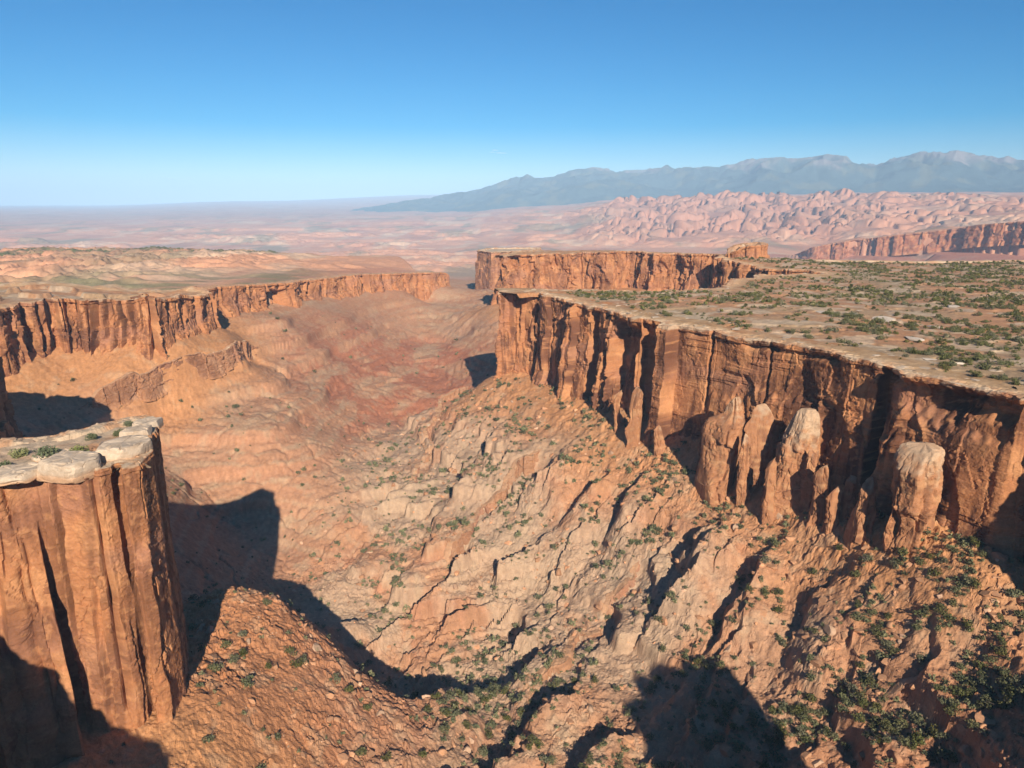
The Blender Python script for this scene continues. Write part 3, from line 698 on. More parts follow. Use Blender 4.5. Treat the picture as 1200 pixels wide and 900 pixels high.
cliff('cliff_wall', BUTTE, False, 1.5, 1.5, 460, butte, closed=True, capw=8, zbase=lambda P, N: np.full(len(P), -125.)) if False else cliff('cliff_wall', BUTTE, True, 1.5, 1.5, 460, butte, closed=True, capw=8, zbase=lambda P, N: np.full(len(P), -125.), colw=9, amp=1, ztop=lambda P: -6 + 8 * terrace(1.6 * pn2(P[:, 0] / 9, P[:, 1] / 9, 471), .5, 1, .2) + 3 * pn2(P[:, 0] / 3, P[:, 1] / 3, 472))
cliff('cliff_wall', S_POLY, True, 1.6, 1.5, 480, butteS, closed=True, capw=10, ztop=lambda P: np.full(len(P), -20.), colw=14, amp=3, crack=4, pal=dict(PAL, base=(.33, .16, .09)))
farwall = tag(empty('canyon_wall', (-300, 1200, -100)), 'low red wall with a shallow arch at the far left end of the canyon', 'cliff', kind='structure')
dr = [(-330, 640, -14), (-300, 690, -14)] + D_RIM + [(-112, 1270, -50), (-170, 1420, -60), (-420, 2300, -150)]
cliff('cliff_wall', dr, True, 1.4, 1.2, 500, farwall, base_off=8, colw=16, amp=3, crack=4, taper=7, varn=.45, capcol=.12, capw=23, drop=10, over=.4, jit=3,
      feats=[aty(285, 336, 820)[:2] + (16, -12, 0, .8, .3)])
scarp = tag(empty('scarp', (1800, 3300, -200)), 'distant red cliff band rising to the right beyond the mesa top', 'cliff', kind='structure')
cliff('cliff_wall', E_RIM, True, 5, 5, 520, scarp, base_off=14, colw=45, amp=14, crack=18, taper=10, varn=.4, capw=26, drop=25, smo=20, over=2, cap_h=8, capcol=.3, ledge=1.5,
      zbase=lambda P, N: np.interp(P[:, 0], [p[0] for p in E_RIM], [p[2] - 10 - 62 * min(1, k / 2.5) for k, p in enumerate(E_RIM)]), pal=dict(PAL, base=(.37, .15, .085)))
print('cliffs', time.time() - T0)
T_FE = [(-128, 179.6, 1.3, -5.5, 0, 1, .6), (-113, 179, 1.0, -4.5, .30, 1, .6), (-109, 184, 1.1, -4.5, .0, .98, .6), (-124, 179.3, .8, -2.5, .45, 1, .6), (-117, 178.7, .7, -1.6, .1, .7, .6),
        (-120, 179, 4.0, 1.3, 0, .80, .2), (-106, 185, 1.6, 1.6, 0, .72, .3), (-111, 181, 1.4, 1.2, 0, .55, .3), (-143, 173, 4.0, -5.5, .60, .93, .4), (-131, 181, 1.8, 2.2, 0, .62, .3)]
cliff('rock_face', TOWER, True, .3, .33, 600, tower, closed=True, capw=7, colw=17, amp=.55, crack=1.0, taper=.4, varn=.66, over=.4, bulge=[(-140, 174.5, 12, 15, .88)], cap_h=2.2, smo=1.2, ledge=.2,
      zbase=lambda P, N: np.interp(P[:, 0], [-205, -150, -100], [-110, -104, -86]) - 6, feats=T_FE)
print('tower', time.time() - T0)

# ------------------------------------------------------------------ second cliff band on the bench under the left mesa
bench = tag(empty('bench_cliff', (-260, 560, -75)), 'short dark cracked cliff band on the bench under the left mesa', 'cliff', kind='structure')
for k, (pl, h) in enumerate(BENCH):
    if k == 1: continue
    P_ = [p[:2] for p in pl]
    prm = dict(push=2.6, plz=.33, colw=11, amp=2.0, crack=1.6, taper=1.6, varn=.5, capcol=.2, capw=5, drop=2, over=.5, cap_h=1.2, base_off=3.5, jit=.5, smo=2.)
    if k: prm.update(colw=5, amp=.8, crack=1.2, varn=.25)
    own = bench if k == 0 else tag(empty('ledge_cliff', tuple(np.mean([p for p in pl], 0))), ['', '', 'small dark broken cliff on the nose of the slope in the middle of the canyon', 'pale broken ledge stepping down the middle slope', 'long jagged ledge running down to the wash', 'row of short orange rock ribs in the lower right corner'][k], 'cliff', kind='structure')
    cliff('cliff_wall', P_, k in (0, 1), .6, .5, 700 + k, own, zbelow=h, ztop=lambda P: ground(P[:, 0].astype(f32), P[:, 1].astype(f32), False), pal=dict(PAL, base=(.36, .20, .12), fresh=(.43, .27, .18), dark=(.2, .1, .065)) if k else dict(PAL, base=(.34, .18, .105), fresh=(.42, .25, .16)), **prm)

# ------------------------------------------------------------------ mountains
def mountains():
    rp = np.array([(200, 270), (330, 262), (430, 243), (500, 232), (560, 222), (590, 212), (612, 206), (640, 202), (700, 197), (760, 195), (800, 195), (840, 198), (885, 189), (905, 188), (925, 190), (965, 184), (985, 186), (1000, 190), (1022, 195), (1050, 190), (1070, 187), (1090, 187), (1112, 184), (1130, 187), (1160, 192), (1200, 198), (1300, 206)], float)
    b = np.linspace(230, 1300, 1100); d = np.arange(11800, 18200, 62.)
    B, D = np.meshgrid(b, d)
    a = np.arctan((B - 600) / 858.); X = D * np.sin(a); Y = D * np.cos(a)
    pk = np.interp(B, rp[:, 0], [aty(600, r_, 15500)[2] for r_ in rp[:, 1]])
    base = far_z(X, Y) - 40 * sst(12800, 11800, D) - 25
    x, y = X.astype(f32), Y.astype(f32)
    rid = 1 - np.abs(fbm(x / 1560, y / 1560, 5, 201)) * 1.5
    sh = sst(12000, 15500, D + 950 * pn2(x / 1800, y / 1800, 203)) * sst(18300, 15600, D)
    Z = base + np.maximum(pk - base, -50) * sh * (.68 + .34 * rid) + 24 * fbm(x / 240, y / 240, 3, 205) * sh
    zz = Z.astype(f32)
    c = np.empty(X.shape + (3,), f32); c[:] = (.07, .10, .10)
    c = cmix(c, (.25, .21, .19), sst(740, 900, zz + 200 * fbm(x / 520, y / 520, 4, 207)) * .8)
    c = cmix(c, (.15, .15, .10), sst(.15, .5, fbm(x / 420, y / 420, 3, 209)) * .6)
    v = np.stack([X, Y, Z], -1).reshape(-1, 3)
    o = mesh_obj('mountains', v, grid_faces(len(d), len(b)), M_FAR, c.reshape(-1, 3)); tag(o, 'hazy blue mountain range along the right horizon', 'mountains', kind='structure')
M_FAR = rock_material('mountain_slopes', .002, .008, (.3, 30), vary=.2)
mountains()
knob = tag(empty('rock_knob', aty(878, 308, 930)), 'small square red rock block on top of the middle mesa', 'rock block', kind='structure')
KN = [aty(px, 300, d)[:2] for px, d in ((850, 915), (862, 905), (880, 903), (896, 910), (899, 930), (893, 955), (868, 960), (852, 945))]
cliff('cliff_wall', KN, True, 1, 1, 740, knob, closed=True, capw=9, colw=9, amp=1.4, crack=2.5, capcol=.3, varn=.4, ztop=lambda P: np.interp(P[:, 0], [aty(850, 300, 915)[0], aty(868, 300, 915)[0], aty(900, 300, 915)[0]], [aty(600, 297, 930)[2], aty(600, 288, 930)[2], aty(600, 285, 930)[2]]))

# ------------------------------------------------------------------ rock spires at the foot of the right wall
def spire_mesh(h, prof, seed, asp=.8, lean=(0, 0), sq=.45, pale=.2, n=90, cuts=7):
    """a weathered pillar: faceted rings that follow a width profile, split by joints, cut by sloping planes"""
    g2 = np.random.default_rng(seed)
    m = max(20, int(h / .33)); v = np.linspace(0, 1, m)
    pr = np.array(prof, float); rad = np.interp(v, pr[:, 0], pr[:, 1])
    k = np.ones(5) / 5; rad = np.convolve(np.concatenate([rad[:1]] * 2 + [rad] + [rad[-1:]] * 2), k, 'valid')
    th = np.linspace(0, 2 * math.pi, n, endpoint=False)
    def poly_r(K):
        a = np.linspace(0, 2 * math.pi, K, endpoint=False) + g2.uniform(-.45, .45, K); d = g2.uniform(.72, 1.0, K)
        q = np.cos(th[None] - a[:, None]); q = np.where(q > .08, d[:, None] / np.maximum(q, .08), 9); return np.minimum(q.min(0), 1.25)
    pa_, pb_, pc_ = poly_r(6), poly_r(7), poly_r(5)
    Vv, TH = np.meshgrid(v, th, indexing='ij'); Rr = np.broadcast_to(rad[:, None], Vv.shape)
    j1, j2 = g2.uniform(.25, .45), g2.uniform(.55, .8)
    tl = .10 * np.cos(TH + g2.uniform(0, 6)) 
    sec = np.where(Vv + tl < j1, pa_[None], np.where(Vv - tl < j2, (.5 * pa_ + .5 * pb_)[None], (.4 * pb_ + .6 * pc_)[None]))
    X = np.cos(TH) * sec * Rr; Yy = np.sin(TH) * sec * Rr * asp; Zz = Vv * h
    r0 = max(rad.max(), 1)
    X = X + r0 * .35 * pn3(Zz * 0 + seed, Zz * 0 + .3, Zz / (h * .3), seed) * np.minimum(1, Vv * 4); Yy = Yy + r0 * .2 * pn3(Zz * 0 + seed, Zz * 0 + 5.3, Zz / (h * .3), seed)
    nz = pn3(X / 5 + seed, Yy / 5, Zz / 8, seed) * 1.3 + (np.abs(pn3(X / 2.6, Yy / 2.6, Zz / 4.2, seed + 1)) - .25) * 1.0 + pn3(X / .9, Yy / .9, Zz / .9, seed + 9) * .32 + .9 * (plates((TH * r0 + .5 * pn3(X, Yy, Zz / 2, seed + 10)) / 2.4, Zz / 4.2, seed) - .5)
    cr = np.abs(pn3(X / 4, Yy / 4, Zz / 22, seed + 2)); nz = nz - .9 * np.exp(-(cr / .05) ** 2)
    bd = pn2(Zz / 2.3 + X * .1, Yy * .12, seed + 3); nz = nz + .14 * terrace(bd * 2, .6, 1, .2)
    for q in range(4):
        aj = g2.uniform(-math.pi, math.pi); dj = np.angle(np.exp(1j * (TH - aj - .25 * pn3(Zz * 0 + q, Zz * 0 + seed, Zz / 9, seed + 20 + q)))); v0_ = g2.uniform(0, .45); nz = nz - g2.uniform(.9, 1.8) * np.exp(-(dj * np.maximum(Rr, 1) / .42) ** 2) * sst(v0_, v0_ + .1, Vv + .02)
        nz = nz + g2.uniform(-.5, .5) * (np.sin(TH - aj) > 0)
    f = 1 + nz / np.maximum(Rr, .9) * np.minimum(1, Rr / 1.6) * .8
    X = X * f; Yy = Yy * f
    G = np.stack([X, Yy, Zz], -1)
    for q in range(cuts):                                                     # sloping joint planes slice off corners
        a = g2.uniform(0, 6.28); nn = np.array([math.cos(a), math.sin(a) , g2.uniform(-.12, .3) if q % 3 else g2.uniform(.5, 1.1)]); nn /= np.linalg.norm(nn)
        z0 = h * g2.uniform(.3, .9) if q % 3 else h * g2.uniform(.8, .93); ri = np.interp(z0 / h, v, rad); pt = np.array([math.cos(a) * ri * .85, math.sin(a) * ri * .85 * asp, z0])
        d = (G - pt) @ nn; G = G - np.where(d > 0, d * .8, 0)[..., None] * nn
    G = G + np.stack([lean[0] * Vv ** 1.3, lean[1] * Vv ** 1.3, .4 * pn3(X / 2, Yy / 2, Zz * 0, seed + 4) * (Vv > .8)], -1)
    G = G.reshape(-1, 3)
    top = G[-n:].mean(0, keepdims=True) + (0, 0, .2 * rad[-1]); G = np.concatenate([G, top])
    F = grid_faces(m, n, True)
    a = (m - 1) * n + np.arange(n); b = (m - 1) * n + (np.arange(n) + 1) % n
    tri = np.stack([a, b, np.full(n, len(G) - 1), np.full(n, len(G) - 1)], -1)
    x, y, z = G[:, 0].astype(f32), G[:, 1].astype(f32), G[:, 2].astype(f32)
    c = np.empty((len(G), 3), f32); c[:] = (.36, .165, .078)
    c = cmix(c, (.17, .075, .04), sst(-.05, .45, pn3(x / 3, y / 3, z / 12, seed + 6)) * .7)
    c = cmix(c, (.44, .235, .115), sst(.0, .5, pn3(x / 5, y / 5, z / 3, seed + 7)) * .7)
    c = cmix(c, (.46, .32, .205), sst(1 - pale - .16, 1 - pale + .12, z / h + .22 * pn3(x / 2.5, y / 2.5, z / 3, seed + 8)) * .85)
    return G, F, tri, c
def mixed_obj(name, G, quads, tris, mat, c, smooth=False):
    me = bpy.data.meshes.new(name)
    me.from_pydata([tuple(p) for p in G], [], [tuple(q) for q in quads] + [tuple(t[:3]) for t in tris])
    a = me.attributes.new('Col', 'FLOAT_COLOR', 'POINT'); c4 = np.ones((len(G), 4), f32); c4[:, :3] = c; a.data.foreach_set('color', c4.ravel())
    me.materials.append(mat); me.polygons.foreach_set('use_smooth', np.full(len(me.polygons), smooth, bool))
    o = bpy.data.objects.new(name, me); COL.objects.link(o); return o
def place_spire(label, bx, by, tx, ty, wpx, prof, seed, zb=-69, rot=0.5, **kw):
    gx, gy, _ = at(bx, by, zb)
    rr0 = wpx / FOC * gy * .6; q_ = np.linspace(0, 6.28, 12)
    g = float(ground(gx + rr0 * np.cos(q_), gy + rr0 * np.sin(q_), False).min()); g = min(g, zb + 4)
    _, _, zt = aty(tx, ty, gy)
    wx = wpx / FOC * math.hypot(gy, CAMH) ; h = zt - g + 3
    lean = ((tx - bx) / FOC * gy, 0)
    q = [(v, r * wx / 2) for v, r in prof]
    G, F, T, c = spire_mesh(h, q, seed, lean=lean, **kw)
    o = mixed_obj('rock_spire', G, F, T, M_BOULDER, c)
    o.location = (gx, gy, g - 3)
    return tag(o, label, 'rock spire', 'rock spires along the foot of the right cliff')
COLU = [(0, 1.3), (.15, 1.08), (.4, 1), (.75, .97), (.92, .88), (.98, .7), (1, .45)]
CONE = [(0, 1.3), (.3, 1.1), (.6, .9), (.82, .74), (.95, .55), (1, .35)]
BAL = [(0, .95), (.15, .72), (.32, .56), (.43, .68), (.52, 1.0), (.7, 1.08), (.9, 1.02), (.97, 1.0), (.99, .93), (1, .7)]
PIN = [(0, 1.3), (.3, 1.1), (.6, 1.0), (.76, .92), (.80, .6), (.84, .34), (.93, .28), (.97, .26), (1, .14)]
place_spire('top heavy balanced rock with pale flat top near the right end of the wall', 1064, 646, 1064, 522, 54, BAL, 11, pale=.12, asp=.85, cuts=1)
place_spire('squat dark cone of rock just left of the balanced rock', 1012, 622, 1014, 560, 36, CONE, 12, pale=0)
place_spire('slim blade of rock between the cone and the balanced rock', 1040, 640, 1036, 578, 16, COLU, 13, pale=0)
place_spire('thick rounded spire with a cream white dome top', 926, 572, 933, 478, 50, COLU, 34, pale=.24, cuts=3)
place_spire('broad spire with a small pinnacle standing on its shoulder', 846, 546, 856, 461, 66, PIN, 45, pale=.06, cuts=3)
place_spire('slender twin headed spire between the broad spire and the white dome', 884, 556, 891, 474, 32, COLU, 46, pale=.05, cuts=4)
place_spire('short fluted spire in front of the twin headed one', 870, 562, 868, 508, 17, COLU, 17, pale=0)
place_spire('thin flake standing in the shade left of the broad spire', 820, 536, 824, 488, 10, COLU, 18, pale=0)
place_spire('sunlit rounded spire in the shade of the tall square pillar', 744, 508, 745, 450, 18, COLU, 19, pale=0, zb=-70)
place_spire('narrow sunlit spire farthest left below the shaded alcove', 723, 496, 723, 455, 10, COLU, 20, pale=0, zb=-70)
place_spire('low lumpy stump right of the white domed spire', 962, 596, 958, 540, 26, CONE, 21, pale=0)
place_spire('leaning stump halfway between white dome and balanced rock', 990, 604, 996, 556, 22, CONE, 22, pale=0)
place_spire('stubby pinnacle tucked under the white domed spire', 904, 578, 902, 530, 15, CONE, 23, pale=0)
place_spire('thin bright fin right behind the balanced rock', 1086, 646, 1080, 560, 12, CONE, 24, pale=0)
place_spire('broken stump crowded against the wall between cone and white dome', 978, 606, 978, 566, 20, CONE, 26, pale=0)
place_spire('low buttress stump at the left foot of the broad spire', 834, 548, 836, 505, 16, CONE, 27, pale=0)
place_spire('tall flake leaning on the right side of the white domed spire', 948, 584, 948, 520, 16, CONE, 28, pale=0)
place_spire('knobbly stump at the foot of the tall square pillar', 772, 520, 770, 496, 16, CONE, 25, pale=0, zb=-71)

# ------------------------------------------------------------------ cap slabs of the tower
def slab(cx, cy, cz, rx, ry, rz, seed, rot=0):
    n, m = 110, 40
    th = np.linspace(0, 2 * math.pi, n, endpoint=False); ph = np.linspace(-math.pi / 2, math.pi / 2, m)
    PH, TH = np.meshgrid(ph, th, indexing='ij')
    e = lambda a, p: np.sign(a) * np.abs(a) ** p
    X = rx * e(np.cos(PH), .32) * e(np.cos(TH), .72); Y = ry * e(np.cos(PH), .32) * e(np.sin(TH), .72); Z = rz * e(np.sin(PH), .62)
    f = 1 + .16 * pn3(X / rx * 1.4 + seed, Y / ry * 1.4, Z * 0, seed) + .05 * pn3(X / 2, Y / 2, Z / 1.2, seed + 1) - .10 * np.exp(-(pn3(X / 6, Y / 6, Z * 0, seed + 7) / .03) ** 2) - .07 * np.exp(-((Z / rz + .25) / .16) ** 2) + .03 * pn3(X / .8, Y / .8, Z / .5, seed + 8)
    X, Y = X * f, Y * f; Z = Z + .5 * pn3(X / 5, Y / 5, Z * 0, seed + 2) + .22 * pn3(X / 1.5, Y / 1.5, Z / 1.3, seed + 3) - .4 * np.exp(-(pn3(X / 4, Y / 4, Z * 0, seed + 9) / .035) ** 2) * (Z > 0)
    Z = Z - .35 * np.exp(-((Z / rz - .1) / .12) ** 2) * 0
    g2 = np.random.default_rng(seed)
    for q in range(9):
        a = g2.uniform(0, 6.28); nn = np.array([math.cos(a), math.sin(a), g2.uniform(-.25, .35)]); nn /= np.linalg.norm(nn); dd = X * nn[0] + Y * nn[1] + Z * nn[2]
        hh = g2.uniform(.72, .92) * math.hypot(rx * math.cos(a), ry * math.sin(a)); kx = np.where(dd > hh, (dd - hh) * .85, 0); X = X - kx * nn[0]; Y = Y - kx * nn[1]; Z = Z - kx * nn[2]
    c_, s_ = math.cos(rot), math.sin(rot)
    G = np.stack([cx + X * c_ - Y * s_, cy + X * s_ + Y * c_, cz + Z], -1).reshape(-1, 3)
    x, y, z = (G[:, i].astype(f32) for i in range(3))
    c = np.empty((len(G), 3), f32); c[:] = (.50, .385, .275)
    c = cmix(c, (.40, .29, .195), sst(0, .45, pn3(x / 3, y / 3, z / 1, seed + 5) + .4 * pn3(x / .9, y / .9, z, seed + 4)) * .75)
    c = cmix(c, (.46, .26, .14), sst(.2, -.5, (z - cz) / rz + .25 * pn3(x / 2, y / 2, z, seed + 6)) * .8)
    return at_parent(mesh_obj('caprock', G, grid_faces(m, n, True), M_BOULDER, c, smooth=False), tower)
slab(*at(83, 547, .6), 8.6, 7.2, 2.9, 31, .1)
slab(*at(146, 528, .5), 7.0, 9.5, 2.8, 32, -.35)
slab(*at(162, 509, .2), 4.2, 6.0, 2.1, 33, -.3)
slab(*at(174, 497, .0), 4.6, 5.0, 1.5, 34, .2)
slab(*at(16, 556, .0), 9.0, 6.0, 1.4, 35, .3)
slab(*at(120, 536, -.4), 4.0, 5.0, 1.5, 36, .6)
slab(*at(62, 534, -.5), 5.0, 4.0, 1.2, 37, .9)

# ------------------------------------------------------------------ plants
def leaf_cloud(n, w, h, lobes, leaf, seed, base=(.066, .076, .026), alt=(.145, .135, .05)):
    g = np.random.default_rng(seed)
    lc = np.clip(g.normal(size=(lobes, 3)), -1.3, 1.3) * (w * .19, w * .19, h * .13) + (0, 0, h * .48); lr = w * (.25 + .14 * g.random(lobes))
    k = g.integers(0, lobes, n); d = g.normal(size=(n, 3)); d /= np.linalg.norm(d, axis=1)[:, None]
    p = lc[k] + d * (lr[k] * (.4 + .5 * g.random(n) ** .5))[:, None] * (1, 1, .85)
    p[:, 2] = np.maximum(p[:, 2], .05 * h)
    a = g.normal(size=(n, 3)); a /= np.linalg.norm(a, axis=1)[:, None]; b = np.cross(a, d + .5 * g.normal(size=(n, 3))); b /= np.linalg.norm(b, axis=1)[:, None] + 1e-6
    L = leaf * (.6 + .8 * g.random(n))[:, None]
    v = np.stack([p - a * L - b * L * .55, p + a * L * .9 - b * L * .6, p + a * L * .3 + b * L], 1).reshape(-1, 3)
    c = np.array(base) + (np.array(alt) - np.array(base)) * (g.random(n)[:, None] * .6 + .4 * (g.random(lobes)[k])[:, None])
    return v.astype(f32), np.arange(3 * n).reshape(-1, 3), np.repeat(c, 3, 0).astype(f32)
def trunk_mesh(h, r, seed):
    g = np.random.default_rng(seed); V_, F_ = [], []
    for b in range(4):
        n = 6; top = np.array([g.normal() * h * .45, g.normal() * h * .45, h * (.7 + .3 * g.random())]); rad = r * (1 if b == 0 else .6)
        for k in range(5):
            t = k / 4; ctr = top * np.array([t ** 1.4, t ** 1.4, t]) ; a = np.linspace(0, 2 * math.pi, n, endpoint=False)
            V_.append(np.stack([ctr[0] + rad * (1 - .75 * t) * np.cos(a), ctr[1] + rad * (1 - .75 * t) * np.sin(a), np.full(n, ctr[2])], -1))
        F_.append(grid_faces(5, n, True) + b * 5 * n)
    return np.concatenate(V_), np.concatenate(F_)
def in_view(P, m=.03):
    z = P[:, 2] - CAMH; f = P[:, 1] * CP - z * SP; u = P[:, 1] * SP + z * CP
    px = 600 + FOC * P[:, 0] / np.maximum(f, 1); py = 450 - FOC * u / np.maximum(f, 1)
    return (f > 1) & (px > -1200 * m) & (px < 1200 * (1 + m)) & (py > -900 * m) & (py < 900 * (1 + m)), px, py, f

g = np.random.default_rng(77)
# slope plants
Q = g.uniform((-330, 130), (270, 900), size=(90000, 2)).astype(f32)
gz = ground(Q[:, 0], Q[:, 1]); z_, inf, own_ = gz[0], gz[3], gz[2]
e = 1.5; zx = ground(Q[:, 0] + e, Q[:, 1], False); zy = ground(Q[:, 0], Q[:, 1] + e, False)
slope = np.hypot((zx - z_) / e, (zy - z_) / e)
n_ = fbm(Q[:, 0] / 26, Q[:, 1] / 26, 3, 301)
dW, dL = inf['dW'], inf['dL']
rq = np.hypot(Q[:, 0], Q[:, 1])
den = .02 + .20 * sst(110, 20, dW) * sst(-.2, .4, n_) + .62 * sst(300, 190, Q[:, 1]) * sst(10, 80, Q[:, 0]) * sst(-.35, .3, n_) + .2 * inf['zone_r'] * sst(-.1, .4, n_) + .05 * inf['spur'] * sst(-.2, .3, n_)
den += .22 * sst(45, 15, np.hypot(Q[:, 0] + 10, (Q[:, 1] - 285) * .7))
den *= sst(700, 420, rq) * .9 + .1
ok = (g.random(len(Q)) < den * 1.5) & (own_ == 0) & (slope < 1.3) & (np.minimum(dW, dL) > 3) & (inf['sT'] < -4) & (inf['sD'] < 0)
Q = Q[ok]; z_ = z_[ok]
size = (1.5 + 3.4 * g.random(len(Q)) ** 2.2)
P = np.concatenate([Q, z_[:, None]], 1); vis, px_, py_, f_ = in_view(P); P, size, px_, py_, f_ = P[vis], size[vis], px_[vis], py_[vis], f_[vis]
print('slope plants', len(P), time.time() - T0)
def scatter(P, size, f_, protos, lite, name, stuff, cat, group, labels, mat, nmax=300, sink=.12):
    order = np.argsort(-size / f_)
    for i in order[:nmax]:
        k = int(g.integers(0, len(protos)))
        o = bpy.data.objects.new(name, protos[k]); COL.objects.link(o)
        o.location = (P[i, 0], P[i, 1], P[i, 2] - sink * size[i]); s = size[i]
        o.scale = (s * g.uniform(.85, 1.2), s * g.uniform(.85, 1.2), s * g.uniform(.8, 1.1)); o.rotation_euler = (0, 0, g.uniform(0, 6.28))
        tag(o, labels(P[i]), cat, group)
    rest = order[nmax:]
    VV, FF, CC, off = [], [], [], 0
    for i in rest:
        v, f, c = lite[int(g.integers(0, len(lite)))]
        a = g.uniform(0, 6.28); ca, sa = math.cos(a), math.sin(a); s = size[i]
        q = np.stack([v[:, 0] * ca - v[:, 1] * sa, v[:, 0] * sa + v[:, 1] * ca, v[:, 2] * g.uniform(.8, 1.1)], -1) * s + (P[i, 0], P[i, 1], P[i, 2] - sink * s)
        VV.append(q); FF.append(f + off); CC.append(c * g.uniform(.7, 1.3) * (1 + g.uniform(-.1, .35) * np.array([1, .75, .6]))); off += len(v)
    if VV:
        o = mesh_obj(stuff, np.concatenate(VV), np.concatenate(FF), mat, np.concatenate(CC), smooth=False); tag(o, kind='stuff')
def proto_mesh(name, v, f, c, mat):
    o = mesh_obj(name, v, f, mat, c, smooth=False); me = o.data; bpy.data.objects.remove(o); return me
def with_stem(cloud, h, seed):
    v, f, c = cloud; tv, tf = trunk_mesh(h, .05, seed)
    tf = np.concatenate([tf[:, [0, 1, 2]], tf[:, [0, 2, 3]]]); tc = np.empty((len(tv), 3), f32); tc[:] = (.13, .10, .075)
    return np.concatenate([v, tv.astype(f32)]), np.concatenate([f, tf + len(v)]), np.concatenate([c, tc])
JP = [proto_mesh('juniper', *with_stem(leaf_cloud(240, 1.0, .95, 6, .07, 400 + k), .8, k), M_LEAF) for k in range(6)]
JL = [leaf_cloud(70, 1.0, .9, 5, .12, 420 + k) for k in range(6)]
def jl(p):
    if p[0] < -20 and p[1] < 330: return 'green shrub on the orange rubble spur beside the tower'
    if p[0] < 5: return 'green shrub on the lower canyon slope near the wash'
    if p[1] < 235: return 'dark juniper among red rubble in the lower right corner'
    return 'green juniper on the rubble slope below the long right cliff'
scatter(P, size, f_, JP, JL, 'juniper', 'slope_shrubbery', 'juniper', 'junipers scattered over the rubble slopes', jl, M_LEAF)
# plateau shrubs
Q = g.uniform((-15, 230), (800, 960), size=(60000, 2)).astype(f32)
z_, _c4, own_, inf = ground(Q[:, 0], Q[:, 1])
n_ = fbm(Q[:, 0] / 30, Q[:, 1] / 30, 3, 311) + .5 * pn2(Q[:, 0] / 90, Q[:, 1] / 90, 312)
ok = (own_ == 1) & (inf['sR'] > 10) & (g.random(len(Q)) < .04 + .85 * sst(-.15, .3, n_) * sst(8, 30, inf['sR'])) 
Q, z_ = Q[ok], z_[ok]; size = 1.4 + 3.2 * g.random(len(Q)) ** 2
P = np.concatenate([Q, z_[:, None]], 1); vis, px_, py_, f_ = in_view(P); P, size, f_ = P[vis], size[vis], f_[vis]
print('plateau plants', len(P), time.time() - T0)
SPm = [proto_mesh('desert_shrub', *with_stem(leaf_cloud(220, 1.15, .7, 6, .075, 440 + k, (.072, .082, .028), (.16, .155, .06)), .6, k), M_LEAF) for k in range(5)]
SL = [leaf_cloud(40, 1.0, .6, 6, .13, 480 + k, (.15, .14, .085), (.26, .235, .15)) for k in range(3)] + [leaf_cloud(44, 1.15, .7, 5, .14, 460 + k, (.072, .082, .028), (.16, .155, .06)) for k in range(6)]
scatter(P, size, f_, SPm, SL, 'desert_shrub', 'plateau_shrubbery', 'shrub', 'shrubs on the flat top of the right mesa', lambda p: 'olive shrub on the flat top of the right mesa', M_LEAF)
# shrubs on the tower
def plant(label, px, py, w, h, seed, base, alt, z=0.0):
    x, y, _ = at(px, py, z); zz = float(ground(np.array([x]), np.array([y]), False)[0])
    t = tag(empty('shrub', (x, y, zz - .1)), label, 'shrub', 'shrubs on top of the tower')
    v, f, c = leaf_cloud(900, w, h, 9, .045 * w, seed, base, alt); o = mesh_obj('crown', v, f, M_LEAF, c, smooth=False, parent=t)
    v, f = trunk_mesh(h * .7, .05 * w, seed); c = np.empty((len(v), 3), f32); c[:] = (.16, .12, .09); mesh_obj('trunk', v, f, M_BARK, c, parent=t)
GG, YG, GR = ((.08, .105, .05), (.16, .17, .09)), ((.11, .14, .03), (.22, .23, .06)), ((.17, .14, .11), (.27, .23, .19))
plant('widest grey green juniper bush on the tower top', 57, 534, 6.6, 4.2, 501, *GG)
plant('yellow green shrub left of the wide juniper on the tower', 24, 532, 4.6, 2.8, 502, *YG)
plant('bright yellow green shrub behind the left cap slab', 92, 530, 4.6, 2.8, 503, *YG)
plant('round green shrub between the two cap slabs', 108, 513, 3.6, 2.2, 504, *GG)
plant('small olive shrub behind the right cap slab', 139, 508, 3.2, 2.0, 505, *GG)
plant('dark shrub at the far back edge of the tower top', 151, 496, 3.6, 2.0, 506, *GG)
plant('low green shrub at the left picture edge on the tower', 5, 546, 3.6, 2.0, 507, *GG)
plant('bare grey brown bush behind the yellow green shrub', 18, 515, 4.6, 2.2, 508, *GR)
plant('tiny pale shrub beside the dark back edge shrub', 136, 496, 2.6, 1.2, 509, *YG)
plant('small dry shrub in front of the right cap slab tail', 121, 519, 2.8, 1.4, 510, *GR)

# ------------------------------------------------------------------ boulders
def boulder(seed, sub=3):
    import bmesh
    bm = bmesh.new(); bmesh.ops.create_icosphere(bm, subdivisions=sub, radius=1); g2 = np.random.default_rng(seed)
    v = np.array([q.co for q in bm.verts]); f = np.array([[w_.index for w_ in q.verts] for q in bm.faces]); bm.free()
    for k in range(11):
        nn = g2.normal(size=3); nn /= np.linalg.norm(nn); d = v @ nn; h = g2.uniform(.38, .72)
        v = v - np.where(d > h, d - h, 0)[:, None] * nn
    v = v * (g2.uniform(.8, 1.15), g2.uniform(.7, 1), g2.uniform(.55, .85))
    v = v * (1 + .05 * pn3(v[:, 0] * 3, v[:, 1] * 3, v[:, 2] * 3, seed))[:, None]
    c = np.empty((len(v), 3), f32); c[:] = (.43, .225, .12); c = c * g2.uniform(.8, 1.12)
    if seed % 8 == 0: c[:] = (.41, .265, .17)
    return v.astype(f32), f, np.asarray(c, f32)
BP = [proto_mesh('boulder', *boulder(800 + k), M_BOULDER) for k in range(8)]
BL = [boulder(820 + k, 1) for k in range(8)]
Q = g.uniform((-140, 130), (270, 640), size=(70000, 2)).astype(f32)
